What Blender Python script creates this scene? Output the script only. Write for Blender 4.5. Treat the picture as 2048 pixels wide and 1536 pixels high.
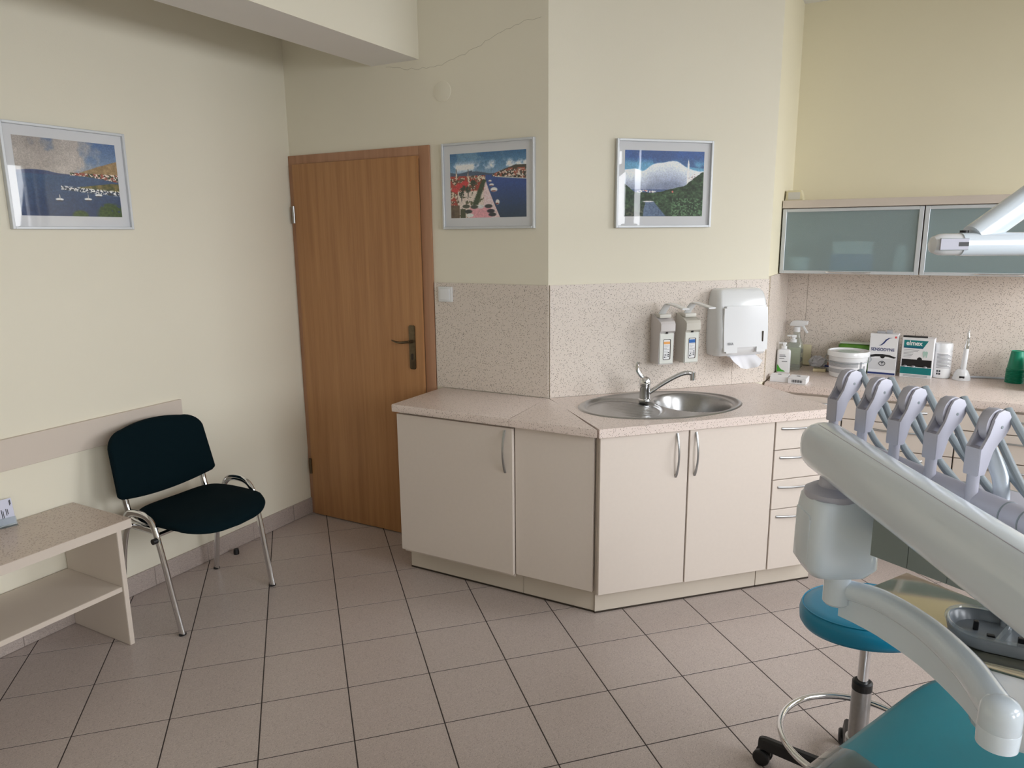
import bpy, bmesh, math, random
import numpy as np
from mathutils import Vector, Matrix

for o in list(bpy.data.objects):
    bpy.data.objects.remove(o, do_unlink=True)
SC = bpy.context.scene
COL = SC.collection
random.seed(7)
PI = math.pi
c45 = math.sqrt(0.5)

# ------------------------------------------------------------------ camera
# world frame: x along the door wall, y towards that wall, z up, metres
CAM = Vector((1.254, -1.804, 1.616))
yaw, pitch, roll = math.radians(28.572), math.radians(-11.548), math.radians(-0.5437)
fwd = Vector((-math.sin(yaw) * math.cos(pitch), math.cos(yaw) * math.cos(pitch), math.sin(pitch)))
rt0 = Vector((math.cos(yaw), math.sin(yaw), 0)); up0 = rt0.cross(fwd)
rt = rt0 * math.cos(roll) + up0 * math.sin(roll); up = up0 * math.cos(roll) - rt0 * math.sin(roll)
cam_data = bpy.data.cameras.new('camera'); cam = bpy.data.objects.new('camera', cam_data); COL.objects.link(cam)
cam.matrix_world = Matrix(((rt.x, up.x, -fwd.x, CAM.x), (rt.y, up.y, -fwd.y, CAM.y), (rt.z, up.z, -fwd.z, CAM.z), (0, 0, 0, 1)))
cam_data.sensor_width = 36.0; cam_data.lens = 1453.9 * 36 / 2048; cam_data.clip_start = 0.02
SC.camera = cam

# ------------------------------------------------------------------ light
W = bpy.data.worlds.new('world'); SC.world = W; W.use_nodes = True
wn = W.node_tree.nodes['Background']; wn.inputs[0].default_value = (0.80, 0.88, 1.0, 1); wn.inputs[1].default_value = 0.55
WINDOWS = [(1.32, 2.67), (-1.10, 0.55), (-2.95, -1.50)]      # y ranges of the right-wall windows; the rearmost is added for even light
WZ0, WZ1, WX = 0.92, 2.42, 3.20
# overcast sky outside the windows: one broad panel of daylight beyond the right wall
ld = bpy.data.lights.new('sky_daylight', 'AREA'); ld.shape = 'RECTANGLE'; ld.size = 4.4; ld.size_y = 8.0
ld.energy = 1050; ld.color = (0.95, 0.97, 1.0)
lo = bpy.data.objects.new('sky_daylight', ld); COL.objects.link(lo)
lo.location = (5.3, -0.1, 3.3); lo.rotation_euler = (0, PI / 2 - math.radians(22), 0)
SC.view_settings.view_transform = 'Standard'; SC.view_settings.look = 'None'
SC.view_settings.exposure = 0.2; SC.view_settings.gamma = 1.0; SC.view_settings.use_curve_mapping = False

# ------------------------------------------------------------------ mesh helpers
class B:
    def __init__(s): s.bm = bmesh.new()
    def face(s, pts):
        return s.bm.faces.new([s.bm.verts.new(p) for p in pts])
    def box(s, x0, x1, y0, y1, z0, z1, bev=0, seg=2):
        v = [s.bm.verts.new(p) for p in ((x0,y0,z0),(x1,y0,z0),(x1,y1,z0),(x0,y1,z0),(x0,y0,z1),(x1,y0,z1),(x1,y1,z1),(x0,y1,z1))]
        fs = [s.bm.faces.new([v[i] for i in q]) for q in ((3,2,1,0),(4,5,6,7),(0,1,5,4),(1,2,6,5),(2,3,7,6),(3,0,4,7))]
        if bev:
            es = list({e for f in fs for e in f.edges})
            bmesh.ops.bevel(s.bm, geom=es, offset=bev, segments=seg, affect='EDGES', profile=0.6)
        return s
    def prism(s, poly, z0, z1, bev=0, M=None):
        n = len(poly); M = M or Matrix()
        lo = [s.bm.verts.new(M @ Vector((p[0], p[1], z0))) for p in poly]; hi = [s.bm.verts.new(M @ Vector((p[0], p[1], z1))) for p in poly]
        fs = [s.bm.faces.new(lo[::-1]), s.bm.faces.new(hi)]
        fs += [s.bm.faces.new((lo[i], lo[(i+1) % n], hi[(i+1) % n], hi[i])) for i in range(n)]
        if bev:
            es = list(fs[1].edges) + list(fs[0].edges)
            bmesh.ops.bevel(s.bm, geom=es, offset=bev, segments=2, affect='EDGES', profile=0.6)
        return s
    def rings(s, rings, cap0=True, cap1=True, close=False):
        rs = [[s.bm.verts.new(p) for p in r] for r in rings]; n = len(rs[0])
        pairs = list(zip(rs, rs[1:])) + ([(rs[-1], rs[0])] if close else [])
        for a, b in pairs:
            for i in range(n): s.bm.faces.new((a[i], a[(i+1) % n], b[(i+1) % n], b[i]))
        if not close:
            if cap0: s.bm.faces.new(rs[0][::-1])
            if cap1: s.bm.faces.new(rs[-1])
        return s
    def tube(s, path, r, seg=10, ry=None, close=False, ref=(0,0,1), rr=None, power=1.0):
        P = [Vector(p) for p in path]; n = len(P); ref = Vector(ref); out = []
        for i in range(n):
            a = P[(i-1) % n] if (close or i) else P[0]; b = P[(i+1) % n] if (close or i < n-1) else P[-1]
            t = (b - a).normalized(); x = ref.cross(t)
            if x.length < 1e-4: x = Vector((1,0,0)).cross(t)
            x.normalize(); y = t.cross(x)
            k = rr[i] if rr else 1.0
            ring = []
            for j in range(seg):
                an = 2*PI*j/seg; ca, sa = math.cos(an), math.sin(an)
                if power != 1.0:
                    ca = math.copysign(abs(ca)**power, ca); sa = math.copysign(abs(sa)**power, sa)
                ring.append(P[i] + x*ca*r*k + y*sa*(ry or r)*k)
            out.append(ring)
        return s.rings(out, close=close)
    def lathe(s, prof, seg=24, M=None, cap0=True, cap1=True, sx=1, sy=1):
        M = M or Matrix()
        return s.rings([[M @ Vector((r*math.cos(2*PI*j/seg)*sx, r*math.sin(2*PI*j/seg)*sy, z)) for j in range(seg)] for r, z in prof], cap0, cap1)
    def cyl(s, p, q, r, seg=16, r2=None):
        p, q = Vector(p), Vector(q)
        return s.tube([p, q], r, seg, rr=[1, (r2 if r2 is not None else r)/r], ref=(0.31,0.2,1) if abs((q-p).normalized().z) > 0.95 else (0,0,1))

def finish(bm, name, mat, smooth=True, ang=0.6):
    bmesh.ops.recalc_face_normals(bm, faces=bm.faces)
    if smooth:
        for f in bm.faces: f.smooth = True
        for e in bm.edges:
            e.smooth = not (len(e.link_faces) == 2 and e.calc_face_angle(0) > ang)
    me = bpy.data.meshes.new(name); bm.to_mesh(me); bm.free()
    if mat: me.materials.append(mat)
    return me
def obj(name, b, mat, parent=None, loc=None, rotz=None, smooth=True, ang=0.6):
    me = b if isinstance(b, bpy.types.Mesh) else finish(b.bm, name, mat, smooth, ang)
    o = bpy.data.objects.new(name, me); COL.objects.link(o)
    if parent: o.parent = parent
    if loc is not None: o.location = loc
    if rotz: o.rotation_euler = (0, 0, rotz)
    return o
def tag(o, label, cat, group=None, kind=None):
    o['label'] = label; o['category'] = cat
    if group: o['group'] = group
    if kind: o['kind'] = kind
    return o
def thing(name, label, cat, loc=(0,0,0), rotz=0, group=None):
    o = bpy.data.objects.new(name, None); COL.objects.link(o); o.empty_display_size = 0.05
    o.location = loc; o.rotation_euler = (0, 0, rotz)
    return tag(o, label, cat, group)
def struct(o): o['kind'] = 'structure'; return o
def S(x, y, z=0): return Vector(((x - y)*c45, (x + y)*c45, z))      # tile / sink-wall grid -> world
R45 = PI/4
def crv(pts, n=8):
    P = [Vector(p) for p in pts]; out = []
    for i in range(len(P)-1):
        p0 = P[max(i-1,0)]; p1, p2 = P[i], P[i+1]; p3 = P[min(i+2, len(P)-1)]
        for k in range(n):
            t = k/n
            out.append(0.5*((2*p1) + (p2-p0)*t + (2*p0-5*p1+4*p2-p3)*t*t + (3*p1-p0-3*p2+p3)*t**3))
    return out + [P[-1]]
def rrect(hx, hy, r, n=5, cx=0, cy=0):
    out = []
    for qx, qy, a0 in ((1,1,0),(-1,1,PI/2),(-1,-1,PI),(1,-1,1.5*PI)):
        for k in range(n+1):
            a = a0 + PI/2*k/n; out.append((cx + qx*(hx-r) + r*math.cos(a), cy + qy*(hy-r) + r*math.sin(a)))
    return out
XZ = Matrix(((1,0,0,0),(0,0,1,0),(0,1,0,0),(0,0,0,1)))           # prism polygon in x-z, extruded in y

# ------------------------------------------------------------------ materials
def lin(c): return tuple(((x/255)/12.92 if x/255 <= 0.04045 else ((x/255+0.055)/1.055)**2.4) for x in c) + (1,)
def M(name, col, rough=0.5, metal=0.0, coat=0.0, noise=None, var=0.0, bump=0.0, bscale=200, spec=0.5):
    m = bpy.data.materials.new(name); m.use_nodes = True; nt = m.node_tree; p = nt.nodes['Principled BSDF']
    p.inputs['Base Color'].default_value = lin(col); p.inputs['Roughness'].default_value = rough
    p.inputs['Metallic'].default_value = metal; p.inputs['Coat Weight'].default_value = coat
    p.inputs['Coat Roughness'].default_value = 0.08; p.inputs['Specular IOR Level'].default_value = spec
    tc = nt.nodes.new('ShaderNodeTexCoord')
    nz = nt.nodes.new('ShaderNodeTexNoise'); nz.inputs['Scale'].default_value = noise or 6; nz.inputs['Detail'].default_value = 4
    nt.links.new(tc.outputs['Object'], nz.inputs['Vector'])
    mx = nt.nodes.new('ShaderNodeMixRGB'); mx.blend_type = 'MULTIPLY'; mx.inputs[0].default_value = 1
    cr = nt.nodes.new('ShaderNodeMapRange'); cr.inputs[1].default_value = 0.3; cr.inputs[2].default_value = 0.7
    cr.inputs[3].default_value = 1 - var; cr.inputs[4].default_value = 1.0
    nt.links.new(nz.outputs['Fac'], cr.inputs[0]); mx.inputs[1].default_value = lin(col); nt.links.new(cr.outputs[0], mx.inputs[2])
    nt.links.new(mx.outputs[0], p.inputs['Base Color'])
    if bump:
        n2 = nt.nodes.new('ShaderNodeTexNoise'); n2.inputs['Scale'].default_value = bscale; n2.inputs['Detail'].default_value = 3
        nt.links.new(tc.outputs['Object'], n2.inputs['Vector'])
        bp = nt.nodes.new('ShaderNodeBump'); bp.inputs['Strength'].default_value = bump; bp.inputs['Distance'].default_value = 0.002
        nt.links.new(n2.outputs['Fac'], bp.inputs['Height']); nt.links.new(bp.outputs[0], p.inputs['Normal'])
    return m
def fleck(name, base, dark, light, rough, scale=150, thr=0.30, dens=0.45):
    m = M(name, base, rough); nt = m.node_tree; p = nt.nodes['Principled BSDF']
    tc = nt.nodes.new('ShaderNodeTexCoord'); mp = nt.nodes.new('ShaderNodeMapping'); mp.inputs['Rotation'].default_value = (0.3, 0.5, 0.4)
    mp.inputs['Scale'].default_value = (1, 0.6, 0.75)
    nt.links.new(tc.outputs['Object'], mp.inputs[0])
    v = nt.nodes.new('ShaderNodeTexVoronoi'); v.inputs['Scale'].default_value = scale; nt.links.new(mp.outputs[0], v.inputs['Vector'])
    lt = nt.nodes.new('ShaderNodeMath'); lt.operation = 'LESS_THAN'; lt.inputs[1].default_value = thr; nt.links.new(v.outputs['Distance'], lt.inputs[0])
    sp = nt.nodes.new('ShaderNodeSeparateColor'); nt.links.new(v.outputs['Color'], sp.inputs[0])
    l2 = nt.nodes.new('ShaderNodeMath'); l2.operation = 'LESS_THAN'; l2.inputs[1].default_value = dens; nt.links.new(sp.outputs[0], l2.inputs[0])
    an = nt.nodes.new('ShaderNodeMath'); an.operation = 'MULTIPLY'; nt.links.new(lt.outputs[0], an.inputs[0]); nt.links.new(l2.outputs[0], an.inputs[1])
    fc = nt.nodes.new('ShaderNodeMixRGB'); fc.inputs[1].default_value = lin(dark); fc.inputs[2].default_value = lin(light); nt.links.new(sp.outputs[1], fc.inputs[0])
    nz = nt.nodes.new('ShaderNodeTexNoise'); nz.inputs['Scale'].default_value = 260; nz.inputs['Detail'].default_value = 2; nt.links.new(tc.outputs['Object'], nz.inputs['Vector'])
    bs = nt.nodes.new('ShaderNodeMixRGB'); bs.inputs[1].default_value = lin(tuple(x*0.93 for x in base)); bs.inputs[2].default_value = lin(tuple(min(255, x*1.05) for x in base)); nt.links.new(nz.outputs['Fac'], bs.inputs[0])
    mx = nt.nodes.new('ShaderNodeMixRGB'); nt.links.new(an.outputs[0], mx.inputs[0]); nt.links.new(bs.outputs[0], mx.inputs[1]); nt.links.new(fc.outputs[0], mx.inputs[2])
    nt.links.new(mx.outputs[0], p.inputs['Base Color']); return m
def wood(name, base, dark, rough):
    m = M(name, base, rough); nt = m.node_tree; p = nt.nodes['Principled BSDF']
    tc = nt.nodes.new('ShaderNodeTexCoord'); mp = nt.nodes.new('ShaderNodeMapping'); mp.inputs['Scale'].default_value = (1, 1, 0.035)
    nt.links.new(tc.outputs['Object'], mp.inputs[0])
    a = nt.nodes.new('ShaderNodeTexNoise'); a.inputs['Scale'].default_value = 26; a.inputs['Detail'].default_value = 6; a.inputs['Distortion'].default_value = 0.3
    b = nt.nodes.new('ShaderNodeTexNoise'); b.inputs['Scale'].default_value = 170; b.inputs['Detail'].default_value = 3
    nt.links.new(mp.outputs[0], a.inputs['Vector']); nt.links.new(mp.outputs[0], b.inputs['Vector'])
    ad = nt.nodes.new('ShaderNodeMath'); ad.operation = 'MULTIPLY_ADD'; ad.inputs[1].default_value = 0.35
    nt.links.new(b.outputs['Fac'], ad.inputs[0]); nt.links.new(a.outputs['Fac'], ad.inputs[2])
    cr = nt.nodes.new('ShaderNodeMapRange'); cr.inputs[1].default_value = 0.5; cr.inputs[2].default_value = 0.85; nt.links.new(ad.outputs[0], cr.inputs[0])
    mx = nt.nodes.new('ShaderNodeMixRGB'); mx.inputs[1].default_value = lin(dark); mx.inputs[2].default_value = lin(base); nt.links.new(cr.outputs[0], mx.inputs[0])
    nt.links.new(mx.outputs[0], p.inputs['Base Color']); return m
def glassy(name, tint=(255,255,255), opacity=0.0, body=(200,210,205), rough=0.02, refl=1.0):
    m = bpy.data.materials.new(name); m.use_nodes = True; nt = m.node_tree; nt.nodes.clear()
    out = nt.nodes.new('ShaderNodeOutputMaterial'); tr = nt.nodes.new('ShaderNodeBsdfTransparent'); tr.inputs[0].default_value = lin(tint)
    gl = nt.nodes.new('ShaderNodeBsdfGlossy'); gl.inputs['Roughness'].default_value = rough
    fr = nt.nodes.new('ShaderNodeFresnel'); fr.inputs[0].default_value = 1.5
    fm = nt.nodes.new('ShaderNodeMath'); fm.operation = 'MULTIPLY'; fm.inputs[1].default_value = refl; nt.links.new(fr.outputs[0], fm.inputs[0])
    ge = nt.nodes.new('ShaderNodeNewGeometry'); nb = nt.nodes.new('ShaderNodeMath'); nb.operation = 'SUBTRACT'; nb.inputs[0].default_value = 1.0; nt.links.new(ge.outputs['Backfacing'], nb.inputs[1])
    f2 = nt.nodes.new('ShaderNodeMath'); f2.operation = 'MULTIPLY'; nt.links.new(fm.outputs[0], f2.inputs[0]); nt.links.new(nb.outputs[0], f2.inputs[1])
    df = nt.nodes.new('ShaderNodeBsdfDiffuse'); df.inputs[0].default_value = lin(body)
    m1 = nt.nodes.new('ShaderNodeMixShader'); m1.inputs[0].default_value = opacity
    nt.links.new(tr.outputs[0], m1.inputs[1]); nt.links.new(df.outputs[0], m1.inputs[2])
    m2 = nt.nodes.new('ShaderNodeMixShader'); nt.links.new(f2.outputs[0], m2.inputs[0]); nt.links.new(m1.outputs[0], m2.inputs[1]); nt.links.new(gl.outputs[0], m2.inputs[2])
    nt.links.new(m2.outputs[0], out.inputs[0]); return m
def printed(name):
    m = M(name, (128,128,128), 0.6); nt = m.node_tree
    at = nt.nodes.new('ShaderNodeAttribute'); at.attribute_name = 'ink'; nt.links.new(at.outputs['Color'], nt.nodes['Principled BSDF'].inputs['Base Color']); return m

WALL = M('wall_paint', (236, 230.6, 213), 0.85, noise=1.5, var=0.025, bump=0.12, bscale=350)
WALLY = M('wall_paint_alcove', (237, 229.6, 203), 0.85, noise=1.5, var=0.025, bump=0.12, bscale=350)
CEIL = M('ceiling_white', (238, 236, 232), 0.9, var=0.02)
TILE = fleck('floor_tile', (190, 177, 171), (156, 144, 138), (208, 196, 189), 0.32, 420, 0.5, 0.7)
BTILE = fleck('baseboard_tile', (182, 169, 162), (150, 138, 132), (202, 190, 182), 0.35, 420, 0.5, 0.7)
GROUT = M('grout', (66, 58, 56), 0.9, noise=40, var=0.2)
LAM = fleck('speckled_laminate', (234, 219, 211), (138, 120, 110), (196, 178, 164), 0.30, 230, 0.34, 0.42)
LAMB = fleck('speckled_backsplash', (224, 213, 203), (104, 94, 88), (170, 154, 138), 0.38, 215, 0.34, 0.44)
LAMS = fleck('speckled_shelf_top', (206, 190, 178), (140, 124, 114), (176, 158, 142), 0.25, 190, 0.36, 0.5)
CABM = M('cabinet_laminate', (222, 211, 201), 0.45, noise=60, var=0.02, bump=0.04, bscale=600)
PLIN = M('plinth_laminate', (214, 204, 190), 0.5, var=0.03)
CABI = M('cabinet_inner', (216, 205, 193), 0.6, var=0.02)
EDGE = M('edge_banding', (214, 202, 190), 0.5, var=0.02)
GAP = M('dark_seal', (60, 50, 40), 0.8, var=0.2)
BEECH = wood('beech_veneer', (186, 138, 92), (166, 118, 76), 0.42)
BEECHF = wood('beech_frame', (182, 138, 108), (168, 124, 94), 0.45)
BRONZE = M('antique_bronze', (112, 98, 78), 0.35, 0.9, noise=60, var=0.25)
CHROME = M('chrome', (225, 226, 228), 0.07, 1.0, var=0.02)
STEEL = M('brushed_steel', (176, 176, 176), 0.28, 1.0, noise=90, var=0.08)
NICKEL = M('satin_nickel', (176, 178, 180), 0.3, 1.0, var=0.04)
ALU = M('aluminium', (208, 212, 216), 0.38, 0.25, var=0.02)
NAVY = M('dark_fabric', (8, 26, 32), 0.95, noise=300, var=0.2, bump=0.25, bscale=900, spec=0.1)
BLACK = M('black_plastic', (22, 22, 25), 0.45, noise=30, var=0.15)
WHITEP = M('white_plastic', (232, 234, 236), 0.25, coat=0.4, var=0.015)
WHITEG = M('white_gloss', (234, 236, 239), 0.2, coat=0.3, var=0.01)
IVORY = M('ivory_plastic', (214, 212, 204), 0.35, var=0.02)
DGREY = M('dispenser_grey', (205, 202, 198), 0.35, var=0.02)
CREAMP = M('cream_plastic', (222, 214, 180), 0.4, var=0.03)
PAPER = M('white_paper', (240, 240, 244), 0.9, noise=20, var=0.05)
MATB = M('mat_board', (226, 228, 232), 0.9, var=0.02)
UNITW = M('unit_enamel', (230, 241, 251), 0.22, coat=0.5, noise=3, var=0.02)
UNITG = M('unit_grey', (192, 192, 206), 0.38, noise=20, var=0.04)
UNITH = M('hose_grey', (140, 150, 156), 0.4, noise=30, var=0.06)
UNITD = M('unit_shaded_white', (132, 142, 140), 0.35, noise=8, var=0.04)  # white table plastic facing away from the windows, its shade put into the grey-green
MIRR = M('polished_tray_steel', (196, 190, 172), 0.08, 1.0, noise=5, var=0.05)
TEAL = M('teal_vinyl', (0, 130, 168), 0.36, noise=12, var=0.06, bump=0.06, bscale=700)
TEALC = M('teal_chair_vinyl', (0, 128, 146), 0.36, noise=12, var=0.06, bump=0.06, bscale=700)
GREEN = M('green_cup', (0, 138, 106), 0.3, noise=20, var=0.08)
GREENB = M('green_bag', (92, 150, 48), 0.45, noise=25, var=0.25)
INKD = M('ink_dark', (52, 54, 62), 0.7, var=0.05)
INKG = M('ink_grey', (150, 152, 156), 0.7, var=0.05)
INKB = M('ink_blue', (28, 48, 110), 0.6, var=0.05)
INKT = M('ink_teal', (0, 126, 128), 0.5, noise=20, var=0.12)
INKBL = M('ink_bright_blue', (20, 100, 180), 0.5, var=0.05)
INKO = M('ink_orange', (240, 170, 90), 0.5, var=0.05)
INKR = M('ink_red', (225, 90, 90), 0.5, var=0.05)
INKGR = M('ink_green', (70, 160, 50), 0.5, var=0.05)
CARD = M('white_card', (236, 236, 238), 0.55, var=0.02)
GLASS = glassy('picture_glass', refl=1.3)
PANE = glassy('window_glass')
FROST = glassy('frosted_glass', (228, 240, 241), 0.30, (200, 217, 221), 0.2, 1.3)
CLEARP = glassy('clear_plastic', (225, 230, 232), 0.12, (220, 225, 228), 0.08, 1.2)
SHEET = glassy('plastic_sheet', (205, 215, 215), 0.10, (200, 205, 205), 0.12, 1.0)
BAGP = glassy('crumpled_bag', (215, 218, 222), 0.45, (222, 224, 230), 0.15, 1.5)
BOTC = glassy('bottle_clear', (236, 240, 236), 0.20, (214, 218, 210), 0.1, 1.2)
PRINT = printed('photo_print')
# ================================================================== SETTING
XL, YD, HC = -1.782, 1.255, 2.835                 # left wall, door wall, ceiling height
K1 = (-0.2157, 1.255); K2 = (0.622, 2.093); YA = 2.73
def wall(name, poly, z0, z1, mat):
    return struct(obj(name, B().prism(poly, z0, z1), mat, smooth=False))
def wbox(name, x0, x1, y0, y1, z0, z1, mat):
    return wall(name, [(x0,y0),(x1,y0),(x1,y1),(x0,y1)], z0, z1, mat)
floor = wbox('floor', -1.98, 3.4, -3.4, 2.93, -0.08, -0.0010, GROUT)
wbox('ceiling', -1.98, 3.4, -3.4, 2.93, HC, HC + 0.12, CEIL)
wall_left = wbox('wall_left', XL - 0.2, XL, -3.4, YD + 0.2, 0, HC, WALL)
wall_back = wbox('wall_back', XL, K1[0], YD, YD + 0.2, 0, HC, WALL)
wall('wall_sink_side', [K1, K2, (K2[0]-0.15, K2[1]+0.15), (K1[0]-0.15, K1[1]+0.15)], 0, HC, WALL)
wall('wall_alcove_side', [K2, (K2[0], YA+0.2), (K2[0]-0.15, YA+0.2), (K2[0]-0.15, K2[1]+0.15)], 0, HC, WALLY)
wbox('wall_alcove_back', K2[0], 3.4, YA, YA + 0.2, 0, HC, WALLY)
wbox('wall_rear', -1.98, 3.4, -3.4, -3.2, 0, HC, WALL)
b = B(); b.box(WX, WX+0.2, -3.2, YA, 0, WZ0); b.box(WX, WX+0.2, -3.2, YA, WZ1, HC)
ys = sorted([-3.2, YA] + [t for w in WINDOWS for t in w])
for a_, b_ in zip(ys[::2], ys[1::2]): b.box(WX, WX+0.2, a_, b_, WZ0, WZ1)
struct(obj('wall_right', b, WALL, smooth=False))
trim = wbox('trim_1', -1.19, -0.905, -3.2, YD, 2.445, HC, CEIL)     # ceiling beam, white soffit
for i, (a_, b_) in enumerate(WINDOWS):
    w = bpy.data.objects.new('window_%d' % (i+1), None); COL.objects.link(w); struct(w)
    fb = B(); t = 0.06
    m_ = (a_+b_)/2
    for q in ((a_, a_+t, WZ0, WZ1), (b_-t, b_, WZ0, WZ1), (a_+t, b_-t, WZ0, WZ0+t), (a_+t, b_-t, WZ1-t, WZ1), (m_-t/2, m_+t/2, WZ0+t, WZ1-t)):
        fb.box(WX+0.07, WX+0.13, q[0], q[1], q[2], q[3], 0.006)
    obj('window_frame', fb, WHITEP, w)
    for q in ((a_+t, m_-t/2), (m_+t/2, b_-t)):
        obj('pane', B().box(WX+0.095, WX+0.101, q[0], q[1], WZ0+t, WZ1-t), PANE, w, smooth=False)
    obj('window_sill', B().box(WX-0.05, WX+0.07, a_-0.03, b_+0.03, WZ0-0.03, WZ0, 0.006), WHITEP, w)
# cream face of the beam towards the room: a thin plaster skin that belongs to it
obj('beam_face', B().box(-0.905, -0.903, -3.2, YD, 2.445, HC), WALL, trim, smooth=False)
obj('wall_cap', B().lathe([(0.048, 0), (0.047, 0.003), (0.044, 0.004)], 28, Matrix.Translation((-0.772, YD, 2.288)) @ Matrix.Rotation(PI/2, 4, 'X')), WALL, wall_back)
CRACK = M('plaster_crack', (176, 168, 148), 0.9, var=0.2)
random.seed(3)
pts = []
for k in range(40):
    t = k/39; x = -1.10 + 0.85*t
    z = 2.435 - 0.035*math.sin(t*5) + (0.12*(t-0.3)**1.2 if t > 0.3 else 0) + random.uniform(-0.006, 0.006)
    pts.append((x, YD - 0.0003, z))
obj('crack_line', B().tube(pts, 0.0006, 4, ref=(0, 1, 0.01)), CRACK, wall_back)

# ---- floor tiles, laid diagonally to the door wall
def clip(poly, n, d):
    out = []
    for i in range(len(poly)):
        p, q = poly[i], poly[(i+1) % len(poly)]; sp = p[0]*n[0]+p[1]*n[1]-d; sq = q[0]*n[0]+q[1]*n[1]-d
        if sp <= 0: out.append(p)
        if sp*sq < 0: t = sp/(sp-sq); out.append((p[0]+(q[0]-p[0])*t, p[1]+(q[1]-p[1])*t))
    return out
G, TS = 0.0022, 0.30
def tile_mesh(poly, name='tile'):
    cx = sum(p[0] for p in poly)/len(poly); cy = sum(p[1] for p in poly)/len(poly); b = B(); n = len(poly)
    def ring(k, z):
        out = []
        for p in poly:
            d = math.hypot(p[0]-cx, p[1]-cy); f = max(0, (d-k*1.4)/d); out.append((cx+(p[0]-cx)*f, cy+(p[1]-cy)*f, z))
        return out
    b.rings([ring(0, -0.02), ring(0, -0.0004), ring(0.0003, 0)], cap0=False)
    return finish(b.bm, name, TILE, smooth=False)
full = [S(*p)[:2] for p in ((G, G), (TS-G, G), (TS-G, TS-G), (G, TS-G))]
fullme = None; cells = []
for i in range(-14, 16):
    for j in range(-14, 16):
        c = S((i+0.5)*TS, (j+0.5)*TS); xo, yo = (i+0.5)*TS, (j+0.5)*TS
        if not (-2.0 < c.x < 3.45 and -3.45 < c.y < 2.4): continue
        poly = [tuple((S(i*TS, j*TS) + Vector((p[0], p[1], 0)))[:2]) for p in full]; p0 = poly
        if c.y > 1.16 and -0.62 < c.x < -0.12: continue
        if 0.95 < xo < 1.7 and yo > 0.72: continue
        if yo > 1.04 and xo > 0.735 and c.x < 0.622: continue
        poly = clip(poly, (-1, 0), -XL); poly = clip(poly, (1, 0), WX); poly = clip(poly, (0, -1), 3.2); poly = clip(poly, (0, 1), 2.25)
        if c.x < -0.1 and len(poly) > 2: poly = clip(poly, (0, 1), YD)
        if len(poly) < 3: continue
        ar = 0.5*abs(sum(poly[k][0]*poly[(k+1) % len(poly)][1]-poly[(k+1) % len(poly)][0]*poly[k][1] for k in range(len(poly))))
        if ar < 0.0012: continue
        cells.append((math.hypot(c.x-0.2, c.y-0.2), i, j, poly, ar > 0.0865))
cells.sort(); rest = B()
for k, (d, i, j, poly, isfull) in enumerate(cells):
    if k < 292:
        if isfull:
            if fullme is None: fullme = tile_mesh(full)
            o = obj('tile', fullme, None, floor, loc=S(i*TS, j*TS))
        else:
            obj('tile', tile_mesh(poly), None, floor)
    else:
        rest.prism(poly, -0.02, 0)
o = obj('tile_field', rest, TILE, floor, smooth=False); o['kind'] = 'stuff'

# ---- tiled baseboard along the left wall
bb = struct(obj('baseboard_left', B().box(XL, XL+0.006, -3.2, YD-0.01, 0, 0.085), GROUT, smooth=False))
bbme = finish(B().box(XL, XL+0.011, 0.0015, 0.2985, 0.001, 0.094, 0.0015, 1).bm, 'baseboard_tile', BTILE)
y = 1.09
while y > -3.3:
    if y > -3.2: obj('baseboard_tile', bbme, None, bb, loc=(0, y-0.3+0.0, 0))
    y -= 0.298
obj('baseboard_tile', B().box(XL, XL+0.011, 1.092, YD-0.012, 0.001, 0.094, 0.0015, 1), BTILE, bb)

# ---- door
door = bpy.data.objects.new('door_1', None); COL.objects.link(door); door.location = (-1.32, YD, 0); struct(door)
dx = lambda u: u + 1.32
fr = B()
fr.box(dx(-1.781), dx(-1.728), -0.014, 0, 0, 2.05, 0.003); fr.box(dx(-0.915), dx(-0.852), -0.014, 0, 0, 2.05, 0.003)
fr.box(dx(-1.728), dx(-0.915), -0.014, 0, 1.992, 2.05, 0.003)
obj('door_frame', fr, BEECHF, door)
obj('rebate', B().box(dx(-0.9135), dx(-0.9115), -0.0150, -0.013, 0.01, 1.99), GAP, door, smooth=False)
leaf = obj('door_leaf', B().box(dx(-1.742), dx(-0.9135), -0.030, -0.004, 0.006, 2.003, 0.004), BEECH, door)
hd = obj('handle_plate', B().prism(rrect(0.0185, 0.1145, 0.008), -0.0, 0.007, 0.002, Matrix.Translation((dx(-0.978), -0.030, 1.053)) @ Matrix.Rotation(PI/2, 4, 'X')), BRONZE, door)
lv = B(); lv.cyl((dx(-0.978), -0.03, 1.085), (dx(-0.978), -0.062, 1.085), 0.009, 14)
lv.tube(crv([(dx(-0.974), -0.062, 1.086), (dx(-0.998), -0.066, 1.083), (dx(-1.030), -0.068, 1.079), (dx(-1.062), -0.066, 1.082), (dx(-1.092), -0.060, 1.088)], 5), 0.009, 10, ry=0.007, rr=[1]*6+[1, 1, 1, .95, .9, .85, .8, .8, .75, .7, .65, .6, .5, .4, .25])
obj('lever', lv, BRONZE, door)
obj('keyhole', B().prism(rrect(0.006, 0.016, 0.0055), 0.0, 0.004, 0, Matrix.Translation((dx(-0.978), -0.036, 1.005)) @ Matrix.Rotation(PI/2, 4, 'X')), GAP, door)
for z in (1.738, 0.30):
    obj('hinge', B().cyl((dx(-1.745), -0.033, z-0.045), (dx(-1.745), -0.033, z+0.045), 0.0075, 12).box(dx(-1.757), dx(-1.745), -0.034, -0.028, z-0.045, z+0.045), NICKEL if z > 1 else BRONZE, door)

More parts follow.
